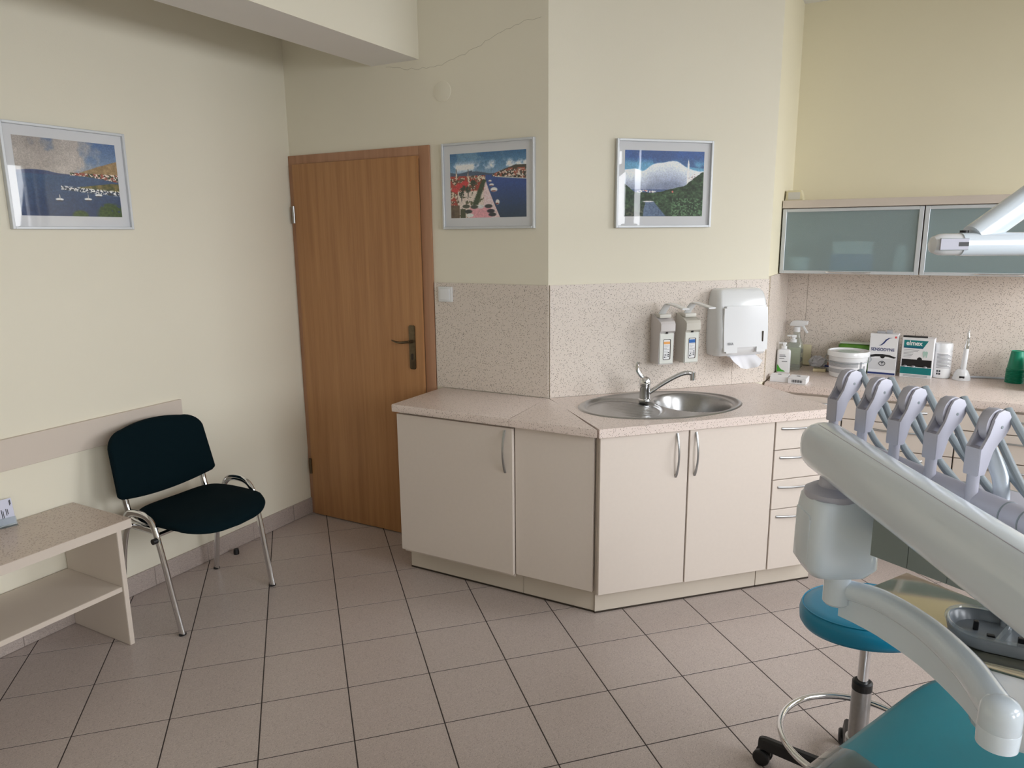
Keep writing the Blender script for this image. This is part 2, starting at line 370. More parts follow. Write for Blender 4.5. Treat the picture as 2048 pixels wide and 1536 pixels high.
# ================================================================== BACKSPLASH PANELS
def panel(label, poly, z0, z1, loc=None, rotz=None):
    return tag(obj('backsplash_panel', B().prism(poly, z0, z1), LAMB, loc=loc, rotz=rotz, smooth=False), label, 'backsplash', 'speckled backsplash panels')
def rect(x0, x1, y0, y1): return [(x0, y0), (x1, y0), (x1, y1), (x0, y1)]
panel('speckled beige backsplash panel between the door frame and the wall corner', rect(-0.846, K1[0]+0.003, YD-0.010, YD), 0.856, 1.388)
panel('wide speckled backsplash panel behind the sink and soap dispensers', rect(0.7405, 1.7265, 1.03, 1.04), 0.856, 1.388, (0,0,0), R45)
panel('narrow speckled backsplash strip behind the right half of the towel dispenser', rect(1.7280, 1.918, 1.03, 1.04), 0.856, 1.388, (0,0,0), R45)
panel('speckled backsplash panel on the short alcove side wall beside the spray bottle', rect(K2[0], K2[0]+0.010, 2.105, YA-0.011), 0.856, 1.400)
panel('narrow speckled backsplash strip in the alcove corner behind the spray bottle', rect(K2[0]+0.010, 0.7395, YA-0.010, YA), 0.856, 1.400)
panel('long speckled backsplash panel under the frosted wall cabinets', rect(0.7410, 2.9, YA-0.010, YA), 0.856, 1.400)

# ================================================================== WORKTOP WITH SINK
ZT, TH = 0.855, 0.037
wt = thing('worktop', 'speckled beige laminate worktop with angled corner holding the oval steel sink', 'worktop', (0, 0, ZT-TH))
lft = B().prism([(-0.81, 0.815), (-0.1905, 0.815), (-0.2085, 1.2445), (-0.81, 1.2445)], 0, TH, 0.006)
obj('worktop_panel', lft, LAM, wt)
q1, q2 = S(0.7275, 0.4275), S(0.7335, 1.0285)
obj('worktop_panel', B().prism([(-0.1885, 0.815), (q1.x, q1.y-0.002), (q2.x, q2.y), (-0.2070, 1.2445)], 0, TH, 0.006), LAM, wt)
SKX, SKY, SKA, SKB = 1.173, 0.742, 0.391, 0.262
def slab_with_hole():
    b = B(); bm = b.bm
    out = [(0.7355, 0.425), (1.872, 0.425), (1.872, 1.0285), (0.7355, 1.0285)]
    o2 = []
    for i in range(4):
        p, q = out[i], out[(i+1) % 4]
        for k in range(16): o2.append((p[0]+(q[0]-p[0])*k/16, p[1]+(q[1]-p[1])*k/16))
    hole = [(SKX+(SKA-0.014)*math.cos(2*PI*k/64), SKY+(SKB-0.014)*math.sin(2*PI*k/64)) for k in range(64)]
    # match the loops by angle
    o2.sort(key=lambda p: math.atan2(p[1]-SKY, p[0]-SKX)); hole.sort(key=lambda p: math.atan2(p[1]-SKY, p[0]-SKX))
    T = [bm.verts.new(S(*p, TH)) for p in o2]; Hh = [bm.verts.new(S(*p, TH)) for p in hole]
    T0 = [bm.verts.new(S(*p, 0)) for p in o2]; H0 = [bm.verts.new(S(*p, 0)) for p in hole]; n = 64
    for i in range(n):
        j = (i+1) % n
        bm.faces.new((T[i], T[j], Hh[j], Hh[i])); bm.faces.new((T0[j], T0[i], H0[i], H0[j]))
        bm.faces.new((T0[i], T0[j], T[j], T[i])); bm.faces.new((Hh[i], Hh[j], H0[j], H0[i]))
    return b
obj('worktop_panel', slab_with_hole(), LAM, wt)

sink = thing('sink', 'oval stainless steel sink with ribbed drainer set into the speckled worktop', 'sink', S(SKX, SKY, ZT), R45)
def sstep(t): t = max(0, min(1, t)); return t*t*(3-2*t)
def sink_z(x, y, rho):
    rim = 0.005*sstep((1-rho)/0.02) - 0.004*sstep((0.96-rho)/0.05)
    bx, by = x-(1.329-SKX), y-(0.735-SKY); rb = math.hypot(bx/0.172, by/0.200)
    bowl = -0.150*sstep((1.0-rb)/0.30) - (0.006*sstep((0.12-rb)/0.04))
    ddx, ddy = x-(0.985-SKX), y-(0.742-SKY); rd = math.hypot(ddx/0.172, ddy/0.205)
    dr = -0.012*sstep((1.0-rd)/0.10)
    if rb < 1.03: dr = dr*max(0, min(1, (rb-1.0)/0.03))
    if rd < 0.80: dr += 0.0032*max(0, math.sin((ddy)*2*PI/0.026))*sstep((0.80-rd)/0.12)*sstep((0.055+ddx)/0.05)
    return rim + bowl + dr
NR, NS = 90, 180
rings = []
for i in range(NR, 0, -1):
    rho = i/NR
    rings.append([(rho*SKA*math.cos(2*PI*k/NS), rho*SKB*math.sin(2*PI*k/NS), sink_z(rho*SKA*math.cos(2*PI*k/NS), rho*SKB*math.sin(2*PI*k/NS), rho)) for k in range(NS)])
sb = B(); sb.rings(rings, cap0=False)
obj('basin', sb, STEEL, sink, ang=1.2)
obj('drain_strainer', B().lathe([(0.034, 0), (0.034, 0.003), (0.028, 0.005), (0.012, 0.004)], 24, Matrix.Translation((1.329-SKX, 0.735-SKY, -0.156))), CHROME, sink)

fau = thing('faucet', 'chrome single-lever mixer tap on the rim of the oval sink', 'faucet', S(1.140, 0.838, ZT+0.001), R45)
obj('body', B().lathe([(0.029, 0), (0.029, 0.006), (0.024, 0.010), (0.0235, 0.05), (0.025, 0.055), (0.025, 0.072)], 24), CHROME, fau)
obj('cap', B().lathe([(0.0265, 0.073), (0.0275, 0.082), (0.0265, 0.096), (0.021, 0.107), (0.010, 0.112), (0.002, 0.113)], 24), CHROME, fau)
obj('spout', B().tube(crv([(0.010, -0.004, 0.030), (0.060, -0.018, 0.066), (0.115, -0.032, 0.100), (0.160, -0.044, 0.122), (0.192, -0.052, 0.128), (0.214, -0.058, 0.122)], 6), 0.0105, 12), CHROME, fau)
obj('aerator', B().cyl((0.213, -0.058, 0.130), (0.215, -0.058, 0.094), 0.0135, 16), CHROME, fau)
obj('lever', B().tube(crv([(-0.004, 0.0, 0.104), (-0.020, 0.004, 0.118), (-0.034, 0.008, 0.140), (-0.038, 0.010, 0.164), (-0.032, 0.009, 0.182)], 6), 0.0085, 10, ry=0.0045, ref=(0, 1, 0)), CHROME, fau)
obj('button', B().cyl((-0.012, -0.024, 0.090), (-0.013, -0.0275, 0.090), 0.004, 10), BLACK, fau)

# ================================================================== BASE CABINETS
def bow(length, rise=0.022, r=0.0048):
    n = 16; P = []
    for k in range(n+1):
        t = k/n; P.append((0, -rise*math.sin(PI*t)**0.8, (t-0.5)*length))
    return finish(B().tube(P, r, 10, ry=r*0.7, ref=(0, 1, 0), rr=[1.25-0.3*math.sin(PI*k/n) for k in range(n+1)]).bm, 'handle', NICKEL)
HV, HH = bow(0.190), bow(0.235)
def handle(parent, x, y, z, horiz=False):
    o = obj('handle', HH if horiz else HV, None, parent, loc=(x, y, z))
    if horiz: o.rotation_euler = (0, PI/2, 0)
    return o
# left cabinet on the door wall
cab = thing('base_cabinet', 'cream base cabinet with one door nearest the wooden door, under the worktop end', 'cabinet', (-0.49, 0.855, 0), 0, 'cream base cabinets')
obj('body', B().box(-0.305, 0.302, 0.001, 0.385, 0.115, 0.816), CABM, cab, smooth=False)
dr = obj('door', B().box(-0.310, 0.304, -0.019, 0, 0.131, 0.806, 0.0015, 1), CABM, cab); handle(dr, 0.268, -0.019, 0.700)
obj('plinth', B().box(-0.318, 0.31, 0.065, 0.080, 0.006, 0.1145), PLIN, cab, smooth=False)
obj('plinth_seal', B().box(-0.319, 0.31, 0.063, 0.078, 0.0005, 0.008), GAP, cab, smooth=False)
# corner filler
cab = thing('corner_cabinet', 'plain cream corner panel cabinet without handle, left of the sink doors', 'cabinet', (0, 0.857, 0), 0, 'cream base cabinets')
pa, pb = S(0.742, 0.487), S(0.742, 1.0)
obj('body', B().prism([(-0.1875, 0.016), (pa.x-0.02, pa.y-0.857+0.018), (pa.x-0.006, pa.y-0.857+0.03), (pb.x, pb.y-0.857), (-0.1875, 0.385)], 0.115, 0.816), CABI, cab, smooth=False)
obj('filler_panel', B().box(-0.183, 0.183, -0.002, 0.016, 0.128, 0.813, 0.0015, 1), CABM, cab)
obj('plinth', B().box(-0.178, 0.166, 0.063, 0.078, 0.006, 0.1145), PLIN, cab, smooth=False)
obj('plinth_seal', B().box(-0.178, 0.165, 0.061, 0.076, 0.0005, 0.008), GAP, cab, smooth=False)
# sink cabinet (open carcass so the bowl has room)
cab = thing('sink_cabinet', 'cream double-door cabinet under the oval sink', 'cabinet', S(0.745, 0.463), R45, 'cream base cabinets')
cb = B(); cb.box(0.004, 0.022, 0.003, 0.55, 0.115, 0.816); cb.box(0.806, 0.824, 0.003, 0.55, 0.115, 0.816); cb.box(0.022, 0.806, 0.003, 0.55, 0.115, 0.133); cb.box(0.022, 0.806, 0.53, 0.55, 0.133, 0.6)
obj('body', cb, CABI, cab, smooth=False)
d1 = obj('door', B().box(0.004, 0.404, -0.018, 0, 0.125, 0.812, 0.0015, 1), CABM, cab); handle(d1, 0.350, -0.018, 0.708)
d2 = obj('door', B().box(0.411, 0.824, -0.018, 0, 0.123, 0.812, 0.0015, 1), CABM, cab); handle(d2, 0.439, -0.018, 0.706)
obj('plinth', B().box(0.024, 0.826, 0.060, 0.075, 0.006, 0.1145), PLIN, cab, smooth=False)
obj('plinth_seal', B().box(0.024, 0.826, 0.058, 0.073, 0.0005, 0.008), GAP, cab, smooth=False)
# drawer unit
cab = thing('drawer_cabinet', 'cream four-drawer cabinet right of the sink doors, partly hidden by the white arm', 'cabinet', S(1.575, 0.463), R45, 'cream base cabinets')
obj('body', B().box(0.000, 0.290, 0.003, 0.55, 0.115, 0.816), CABM, cab, smooth=False)
for z0, z1 in ((0.684, 0.812), (0.547, 0.680), (0.409, 0.543), (0.121, 0.405)):
    d = obj('drawer', B().box(0.001, 0.290, -0.018, 0, z0, z1, 0.0015, 1), CABM, cab); handle(d, 0.147, -0.018, z1-0.033, True)
obj('plinth', B().box(0.000, 0.292, 0.060, 0.075, 0.006, 0.1145), PLIN, cab, smooth=False)
obj('plinth_seal', B().box(0.000, 0.292, 0.058, 0.073, 0.0005, 0.008), GAP, cab, smooth=False)

# ---- right-hand counter in the alcove
YC = 2.086; ZR = 0.852
tag(obj('back_counter', B().box(K2[0]+0.011, 3.19, YC, YA-0.011, ZR-0.040, ZR, 0.006), LAM), 'speckled counter along the alcove wall carrying the toothpaste boxes and bucket', 'worktop')
def dcab(x0, x1, label, lines, hx, hl):
    cab = thing('drawer_cabinet', label, 'cabinet', (x0, YC+0.030, 0), 0, 'cream base cabinets')
    w = x1-x0
    obj('body', B().box(0.001, w-0.001, 0.001, 0.58, 0.115, ZR-0.041), CABI, cab, smooth=False)
    for z0, z1 in lines:
        d = obj('drawer', B().box(0.002, w-0.002, -0.018, 0, z0, z1, 0.0015, 1), CABM, cab); handle(d, hx, -0.018, z1-0.035, True)
    obj('plinth', B().box(0.0, w, 0.06, 0.075, 0.004, 0.1145), PLIN, cab, smooth=False)
L4 = [(0.702, 0.800), (0.566, 0.697), (0.426, 0.561), (0.125, 0.421)]
dcab(0.640, 1.012, 'cream drawer cabinet in the alcove corner, hidden behind the sink cabinet end', L4, 0.19, 0.2)
dcab(1.014, 1.506, 'cream drawer cabinet seen between the hoses, below the toothpaste boxes', L4, 0.25, 0.2)
dcab(1.508, 2.000, 'cream drawer cabinet at the right edge, behind the rightmost instrument holders', L4, 0.24, 0.2)
dcab(2.002, 2.594, 'cream drawer cabinet beyond the right edge of the counter view', L4, 0.29, 0.2)

# ================================================================== WALL CABINETS WITH FROSTED DOORS
YW = 2.372
wc0, wc1 = 0.628, 1.954
for k, (x0, x1, lab) in enumerate(((0.628, 1.2885, 'wall cabinet with frosted glass flap, left one beside the corner wall'), (1.2905, 1.952, 'wall cabinet with frosted glass flap, right one behind the white lamp arm'))):
    cab = thing('wall_cabinet', lab, 'cabinet', (x0, YW, 1.402), 0, 'frosted wall cabinets'); w = x1-x0; h = 0.340
    cb = B(); dp = YA-0.012-YW
    cb.box(0, 0.016, 0.024, dp, 0, h); cb.box(w-0.016, w, 0.024, dp, 0, h); cb.box(0.016, w-0.016, 0.024, dp, 0, 0.016); cb.box(0.016, w-0.016, 0.024, dp, h-0.016, h); cb.box(0.016, w-0.016, dp-0.008, dp, 0.016, h-0.016)
    obj('carcass', cb, CABI, cab, smooth=False)
    f = B(); t = 0.020
    for q in ((0.002, 0.002+t, 0, h), (w-0.002-t, w-0.002, 0, h), (0.002+t, w-0.002-t, 0, t), (0.002+t, w-0.002-t, h-t, h)): f.box(q[0], q[1], 0, 0.02, q[2]+0.001, q[3]-0.003, 0.0015, 1)
    fo = obj('door_frame', f, ALU, cab)
    obj('frosted_pane', B().box(0.002+t-0.004, w-0.002-t+0.004, 0.008, 0.012, t-0.004, h-t+0.004), FROST, fo, smooth=False)
    hb = B().tube([(w*0.355+0.21*q/12, -0.004-0.012*math.sin(PI*q/12)**0.7, 0.010) for q in range(13)], 0.0055, 8, ry=0.004)
    obj('handle', hb, CHROME, fo)
tag(obj('cabinet_top_board', B().box(0.627, 2.0, YW-0.004, YA-0.001, 1.743, 1.783, 0.0015, 1), EDGE), 'long pinkish board lying on top of the frosted wall cabinets', 'shelf board')
# contents seen through the frosted glass
def inside(name, lab, cat, b, m, loc): return tag(obj(name, b, m, loc=loc), lab, cat)
BLUE = M('blue_carton', (60, 130, 190), 0.6, var=0.05)
inside('blue_carton', 'blurred blue carton behind the frosted flap of the left wall cabinet', 'box', B().box(-0.10, 0.10, 0, 0.10, 0, 0.085, 0.002, 1), BLUE, (0.975, 2.42, 1.419))
inside('white_carton', 'blurred white carton on top of the blue one behind frosted glass', 'box', B().box(-0.095, 0.095, 0, 0.10, 0, 0.065, 0.002, 1), CARD, (0.975, 2.42, 1.5045))
inside('white_canister', 'blurred white canister at the right end inside the left wall cabinet', 'canister', B().lathe([(0.032, 0), (0.034, 0.004), (0.034, 0.10), (0.030, 0.115), (0.030, 0.128)], 24), CARD, (1.205, 2.445, 1.419))
inside('pale_tub', 'low pale tub behind frosted glass in the left corner of the wall cabinet', 'tub', B().lathe([(0.05, 0), (0.054, 0.055), (0.056, 0.055), (0.056, 0.068)], 24), CARD, (0.715, 2.45, 1.419))
bx = thing('junction_box', 'small cream plastic box standing on the wall cabinets in the corner', 'plastic box', (0.672, 2.47, 1.7835))
obj('shell', B().prism([(-0.046, 0), (0.046, 0), (0.046, 0.016), (0.034, 0.055), (-0.034, 0.055), (-0.040, 0.045)], -0.04, 0.04, 0.006, XZ), CREAMP, bx)
obj('lid_line', B().box(-0.030, 0.030, -0.0412, -0.0400, 0.006, 0.044, 0.0), IVORY, bx, smooth=False)

# ================================================================== LEFT SIDE: SHELF, RAIL, CHAIR
sh = thing('low_shelf', 'low cream open shelf with speckled top against the left wall', 'shelf', (XL+0.013, -0.98, 0))
obj('top', B().box(0, 0.385, -0.82, 0.842, 0.494, 0.530, 0.0015, 1), LAMS, sh)
obj('top_edge', B().box(0.3852, 0.3870, -0.82, 0.842, 0.4945, 0.5295), EDGE, sh, smooth=False)
obj('top_edge', B().box(0, 0.385, 0.8422, 0.8440, 0.4945, 0.5295), EDGE, sh, smooth=False)
for y0 in (0.785, -0.80):
    sp = obj('side_panel', B().box(0.0, 0.372, y0, y0+0.020, 0.001, 0.4935, 0.001, 1), CABI, sh)
    obj('edge_strip', B().box(0.3722, 0.3742, y0+0.001, y0+0.019, 0.002, 0.493), EDGE, sp, smooth=False)
mid = obj('shelf_board', B().box(0.0, 0.364, -0.779, 0.7845, 0.236, 0.256, 0.001, 1), CABI, sh)
obj('edge_strip', B().box(0.3642, 0.3660, -0.779, 0.7845, 0.2365, 0.2555), EDGE, mid, smooth=False)
cd = thing('card_holder', 'small clear stand holding white business cards on the left shelf top', 'card holder', (-1.724, -0.412, 0.5302), math.radians(78))
Rx = Matrix.Rotation(math.radians(-16), 4, 'X')
stack = B().box(-0.0275, 0.0275, 0.004, 0.012, 0.010, 0.108); stack.bm.transform(Rx); cs = obj('card_stack', stack, M('card_lilac', (214, 216, 236), 0.6, var=0.03), cd, smooth=False)
tx = B()
for x, z0, z1 in ((-0.012, 0.034, 0.070), (-0.007, 0.036, 0.064), (0.003, 0.044, 0.070), (0.008, 0.048, 0.068), (0.019, 0.080, 0.100), (0.022, 0.084, 0.102)): tx.box(x-0.0012, x+0.0012, 0.0032, 0.0040, z0, z1)
tx.bm.transform(Rx); o = obj('print', tx, INKD, cs, smooth=False); o['kind'] = 'stuff'
hold = B().box(-0.030, 0.030, 0.000, 0.0022, 0.004, 0.036); hold.box(-0.030, 0.030, 0.0134, 0.0156, 0.004, 0.095); hold.bm.transform(Rx); hold.box(-0.030, 0.030, -0.006, 0.034, 0, 0.0030)
obj('holder', hold, CLEARP, cd, smooth=False)
tag(obj('wall_rail', B().box(XL, XL+0.018, -1.70, 0.425, 0.738, 0.862, 0.0015, 1), EDGE), 'long pinkish cream board fixed to the left wall behind the chair', 'wall rail')

# chair: built facing local +x, placed facing the room
ch = thing('visitor_chair', 'dark upholstered stacking chair with chrome oval-tube legs by the left wall', 'chair', (-1.465, 0.204, 0))
def sheet_from(rows_top, th, name, mat):
    n = len(rows_top); m = len(rows_top[0]); b = B(); bm = b.bm
    return b
def pad(outline, zf, th, dome, steps=5):
    # outline polygon in xy (local), surface height zf(x,y); rounded edge
    cx = sum(p[0] for p in outline)/len(outline); cy = sum(p[1] for p in outline)/len(outline); rings = []
    prof = [(0.0, 0.0), (0.35, 0.0), (0.7, 0.0), (0.93, 0.002), (0.985, 0.010), (1.0, th*0.5), (0.985, th-0.010), (0.93, th-0.001), (0.7, th+dome*0.5), (0.35, th+dome*0.9), (0.0, th+dome)]
    for k, h in prof[1:-1]:
        rings.append([(cx+(x-cx)*k, cy+(y-cy)*k, zf(cx+(x-cx)*k, cy+(y-cy)*k)+h) for x, y in outline])
    return B().rings(rings)
seat_o = []
for k in range(48):
    a = 2*PI*k/48; ca, sa = math.cos(a), math.sin(a); e = 2/4.4
    x = math.copysign(abs(ca)**e, ca)*0.205; yv = math.copysign(abs(sa)**e, sa)*0.236
    if x > 0: yv *= 1-0.10*(x/0.205)**2; x *= 1.05-0.16*(yv/0.236)**2
    seat_o.append((x+0.085, yv))
def seat_z(x, y): return 0.432 - 0.022*max(0, (x-0.16)/0.13)**2 + 0.010*(abs(y)/0.236)**2*(1 if x < 0.2 else 0.5) + 0.02*max(0, (-0.02-x)/0.1)**2
obj('seat', pad(seat_o, seat_z, 0.040, 0.008), NAVY, ch, ang=1.0)
# backrest in (y, z) plane, leaning back
bo = []
HB = 0.246
for k in range(17): y = -HB+0.016+(2*HB-0.032)*k/16; bo.append((y, -0.146-0.034*(1-(y/HB)**2)))
for k in range(1, 6): a_ = -PI/2+PI/2*k/5; bo.append((HB-0.016+0.016*math.cos(a_), -0.130+0.016*math.sin(a_)))
for k in range(1, 9): a_ = PI/2*k/8; bo.append((HB-0.010-0.088*(1-math.cos(a_)), 0.058+0.078*math.sin(a_)))
for k in range(1, 12): y = (HB-0.098)*(1-2*k/12); bo.append((y, 0.136+0.016*(1-(y/(HB-0.098))**2)))
for k in range(0, 8): a_ = PI/2+PI/2*k/8; bo.append((-(HB-0.010)+0.088*(1+math.cos(a_)), 0.058+0.078*math.sin(a_)))
bo.append((-(HB-0.010), 0.058))
for k in range(0, 5): a_ = PI+PI/2*k/5; bo.append((-HB+0.016+0.016*math.cos(a_), -0.130+0.016*math.sin(a_)))
bp = pad([(y, z) for y, z in bo], lambda a, b_: 0.0, 0.042, 0.004)
lean = math.radians(12)
Mb = Matrix.Translation((-0.160, -0.004, 0.684)) @ Matrix.Rotation(-lean, 4, 'Y') @ Matrix(((0,0,1,-0.042),(1,0,0,0),(0,1,0,0),(0,0,0,1)))
bp.bm.transform(Mb)
for v in bp.bm.verts: v.co.x += -0.018 + 0.035*(v.co.y/0.24)**2
bk = obj('backrest', bp, NAVY, ch, ang=1.0)
def oval(path, n=7, ref=(0, 1, 0), ry=0.0105): return B().tube(crv(path, n), 0.0155, 14, ry=ry, ref=ref)
for s in (-1, 1):
    lg = obj('front_leg', oval([(0.188, s*0.246, 0.004), (0.160, s*0.250, 0.15), (0.128, s*0.254, 0.32), (0.102, s*0.256, 0.432), (0.080, s*0.256, 0.478), (0.040, s*0.256, 0.500), (-0.020, s*0.256, 0.502), (-0.066, s*0.256, 0.490), (-0.092, s*0.254, 0.462), (-0.10, s*0.246, 0.428)]), CHROME, ch)
    obj('foot_cap', B().cyl((0.1885, s*0.246, 0.0005), (0.1878, s*0.246, 0.0065), 0.0152, 14), BLACK, lg)
    lg = obj('rear_leg', oval([(-0.200, s*0.250, 0.004), (-0.175, s*0.246, 0.16), (-0.145, s*0.240, 0.33), (-0.115, s*0.232, 0.418), (-0.06, s*0.226, 0.424), (0.06, s*0.226, 0.422)]), CHROME, ch)
    obj('foot_cap', B().cyl((-0.2008, s*0.250, 0.0005), (-0.200, s*0.250, 0.0065), 0.0152, 14), BLACK, lg)
    obj('back_upright', oval([(0.02, s*0.196, 0.424), (-0.10, s*0.196, 0.428), (-0.148, s*0.196, 0.445), (-0.166, s*0.197, 0.490), (-0.178, s*0.198, 0.560), (-0.190, s*0.199, 0.640)], ry=0.0135), CHROME, ch)
    obj('clamp_knob', B().cyl((0.112, s*0.262, 0.410), (0.112, s*0.282, 0.410), 0.012, 12), BLACK, ch)
obj('cross_bar', B().cyl((0.085, -0.25, 0.418), (0.085, 0.25, 0.418), 0.009, 12).cyl((-0.115, -0.235, 0.420), (-0.115, 0.235, 0.420), 0.009, 12), CHROME, ch)
tag(obj('rubber_cap', B().lathe([(0.014, 0), (0.0145, 0.012), (0.012, 0.028), (0.008, 0.030)], 16), BLACK, loc=(-1.712, 0.617, 0.0003)), 'small black rubber cap lying on the floor beside the chair leg', 'rubber cap')
# ================================================================== FRAMED PHOTOGRAPHS
def vnoise(x, y, seed):
    rng = np.random.RandomState(seed); T = rng.rand(64, 64)
    xi = np.floor(x).astype(int); yi = np.floor(y).astype(int); fx = x-xi; fy = y-yi; fx = fx*fx*(3-2*fx); fy = fy*fy*(3-2*fy)
    g = lambda a, b: T[a % 64, b % 64]
    return (g(xi, yi)*(1-fx)+g(xi+1, yi)*fx)*(1-fy) + (g(xi, yi+1)*(1-fx)+g(xi+1, yi+1)*fx)*fy
def fbm(x, y, s, seed, o=5):
    v = 0; a = 0.5
    for k in range(o): v = v + a*vnoise(x*s*2**k+k*7.3, y*s*2**k+k*3.1, seed+k); a *= 0.5
    return v/(1-0.5**o)
PW, PH = 320, 226
gx, gy = np.meshgrid(np.linspace(0, 1, PW), np.linspace(0, 1, PH))
def colr(c): return np.array(c, float)[None, None, :]*np.ones((PH, PW, 1))
def mixc(img, mask, c):
    m = np.clip(mask, 0, 1)[..., None]; c = np.array(c, float)
    return img*(1-m)+(c if c.ndim == 3 else c[None, None, :])*m
def soft(d, w=0.008): return np.clip(0.5+d/w, 0, 1)
def blob(cx, cy, rx, ry): return soft(1-np.hypot((gx-cx)/rx, (gy-cy)/ry), 0.35)
def paint_bay():
    n = fbm(gx*1.5, gy, 4, 1); n2 = fbm(gx, gy, 30, 5); n3 = fbm(gx, gy, 70, 8)
    img = mixc(colr((70, 98, 140)), gy/0.45, (120, 138, 160))
    cl = np.clip((n-0.40)*4-(gx-0.45)*3.2-(gy-0.22)*1.5+0.6, 0, 1); img = mixc(img, cl*0.9, np.stack([165+60*(n-.5), 155+60*(n-.5), 146+60*(n-.5)], -1))
    hz = 0.425-0.02*np.sin(gx*9)*(gx < 0.6)+0.01*fbm(gx, gx*0, 8, 3); img = mixc(img, soft(gy-hz), (58, 70, 104))
    hill = 0.425-0.20*np.clip((gx-0.58)/0.42, 0, 1)**0.9+0.012*fbm(gx, gx*0, 14, 4)
    img = mixc(img, soft(gy-hill)*(gx > 0.58), np.stack([168-50*n2, 142-46*n2, 104-40*n2], -1))
    sea = np.stack([62-34*gy+14*n2, 92-46*gy+16*n2, 124-42*gy+16*n2], -1); img = mixc(img, soft(gy-0.462), sea)
    town = (gx > 0.50)*soft(gy-(0.425-0.01*gx))*soft(0.455+0.16*np.clip(gx-0.6, 0, 1)+0.02*(n-.5)-gy)
    tc = np.where(n3[..., None] > 0.56, np.array((205, 190, 180.)), np.where(n2[..., None] > 0.52, np.array((140, 70, 60.)), np.array((52, 62, 44.)))); img = mixc(img, town, tc)
    pen = soft(gy-(0.60-0.06*np.clip((gx-0.62)/0.3, 0, 1)))*soft(0.625+0.03*np.clip((gx-0.62)/0.38, 0, 1)-gy)*(gx > 0.58)
    img = mixc(img, pen, np.stack([150-110*n2, 124-70*n2, 70-40*n2], -1))
    mar = soft(gy-(0.60+0.07*(gx-0.42)), 0.02)*soft(0.655+0.10*(gx-0.42)-gy, 0.02)*(gx > 0.40)
    img = mixc(img, mar*(n3 > 0.52), (226, 224, 220)); img = mixc(img, mar*(n3 < 0.42), (48, 56, 66))
    for cx, cy in ((0.37, 0.78), (0.655, 0.765), (0.77, 0.705)):
        img = mixc(img, blob(cx, cy, 0.038, 0.017), (228, 226, 220)); img = mixc(img, blob(cx, cy+0.018, 0.034, 0.008), (40, 42, 58)); img = mixc(img, blob(cx+.004, cy-0.03, 0.003, 0.04), (190, 190, 190))
    bush = (blob(0.56, 0.99, 0.08, 0.07)+blob(0.90, 1.0, 0.16, 0.17)+blob(0.86, 0.93, 0.09, 0.11))*(n2 > 0.30)
    img = mixc(img, bush, np.stack([74-50*n3, 96-50*n3, 44-26*n3], -1)); return img
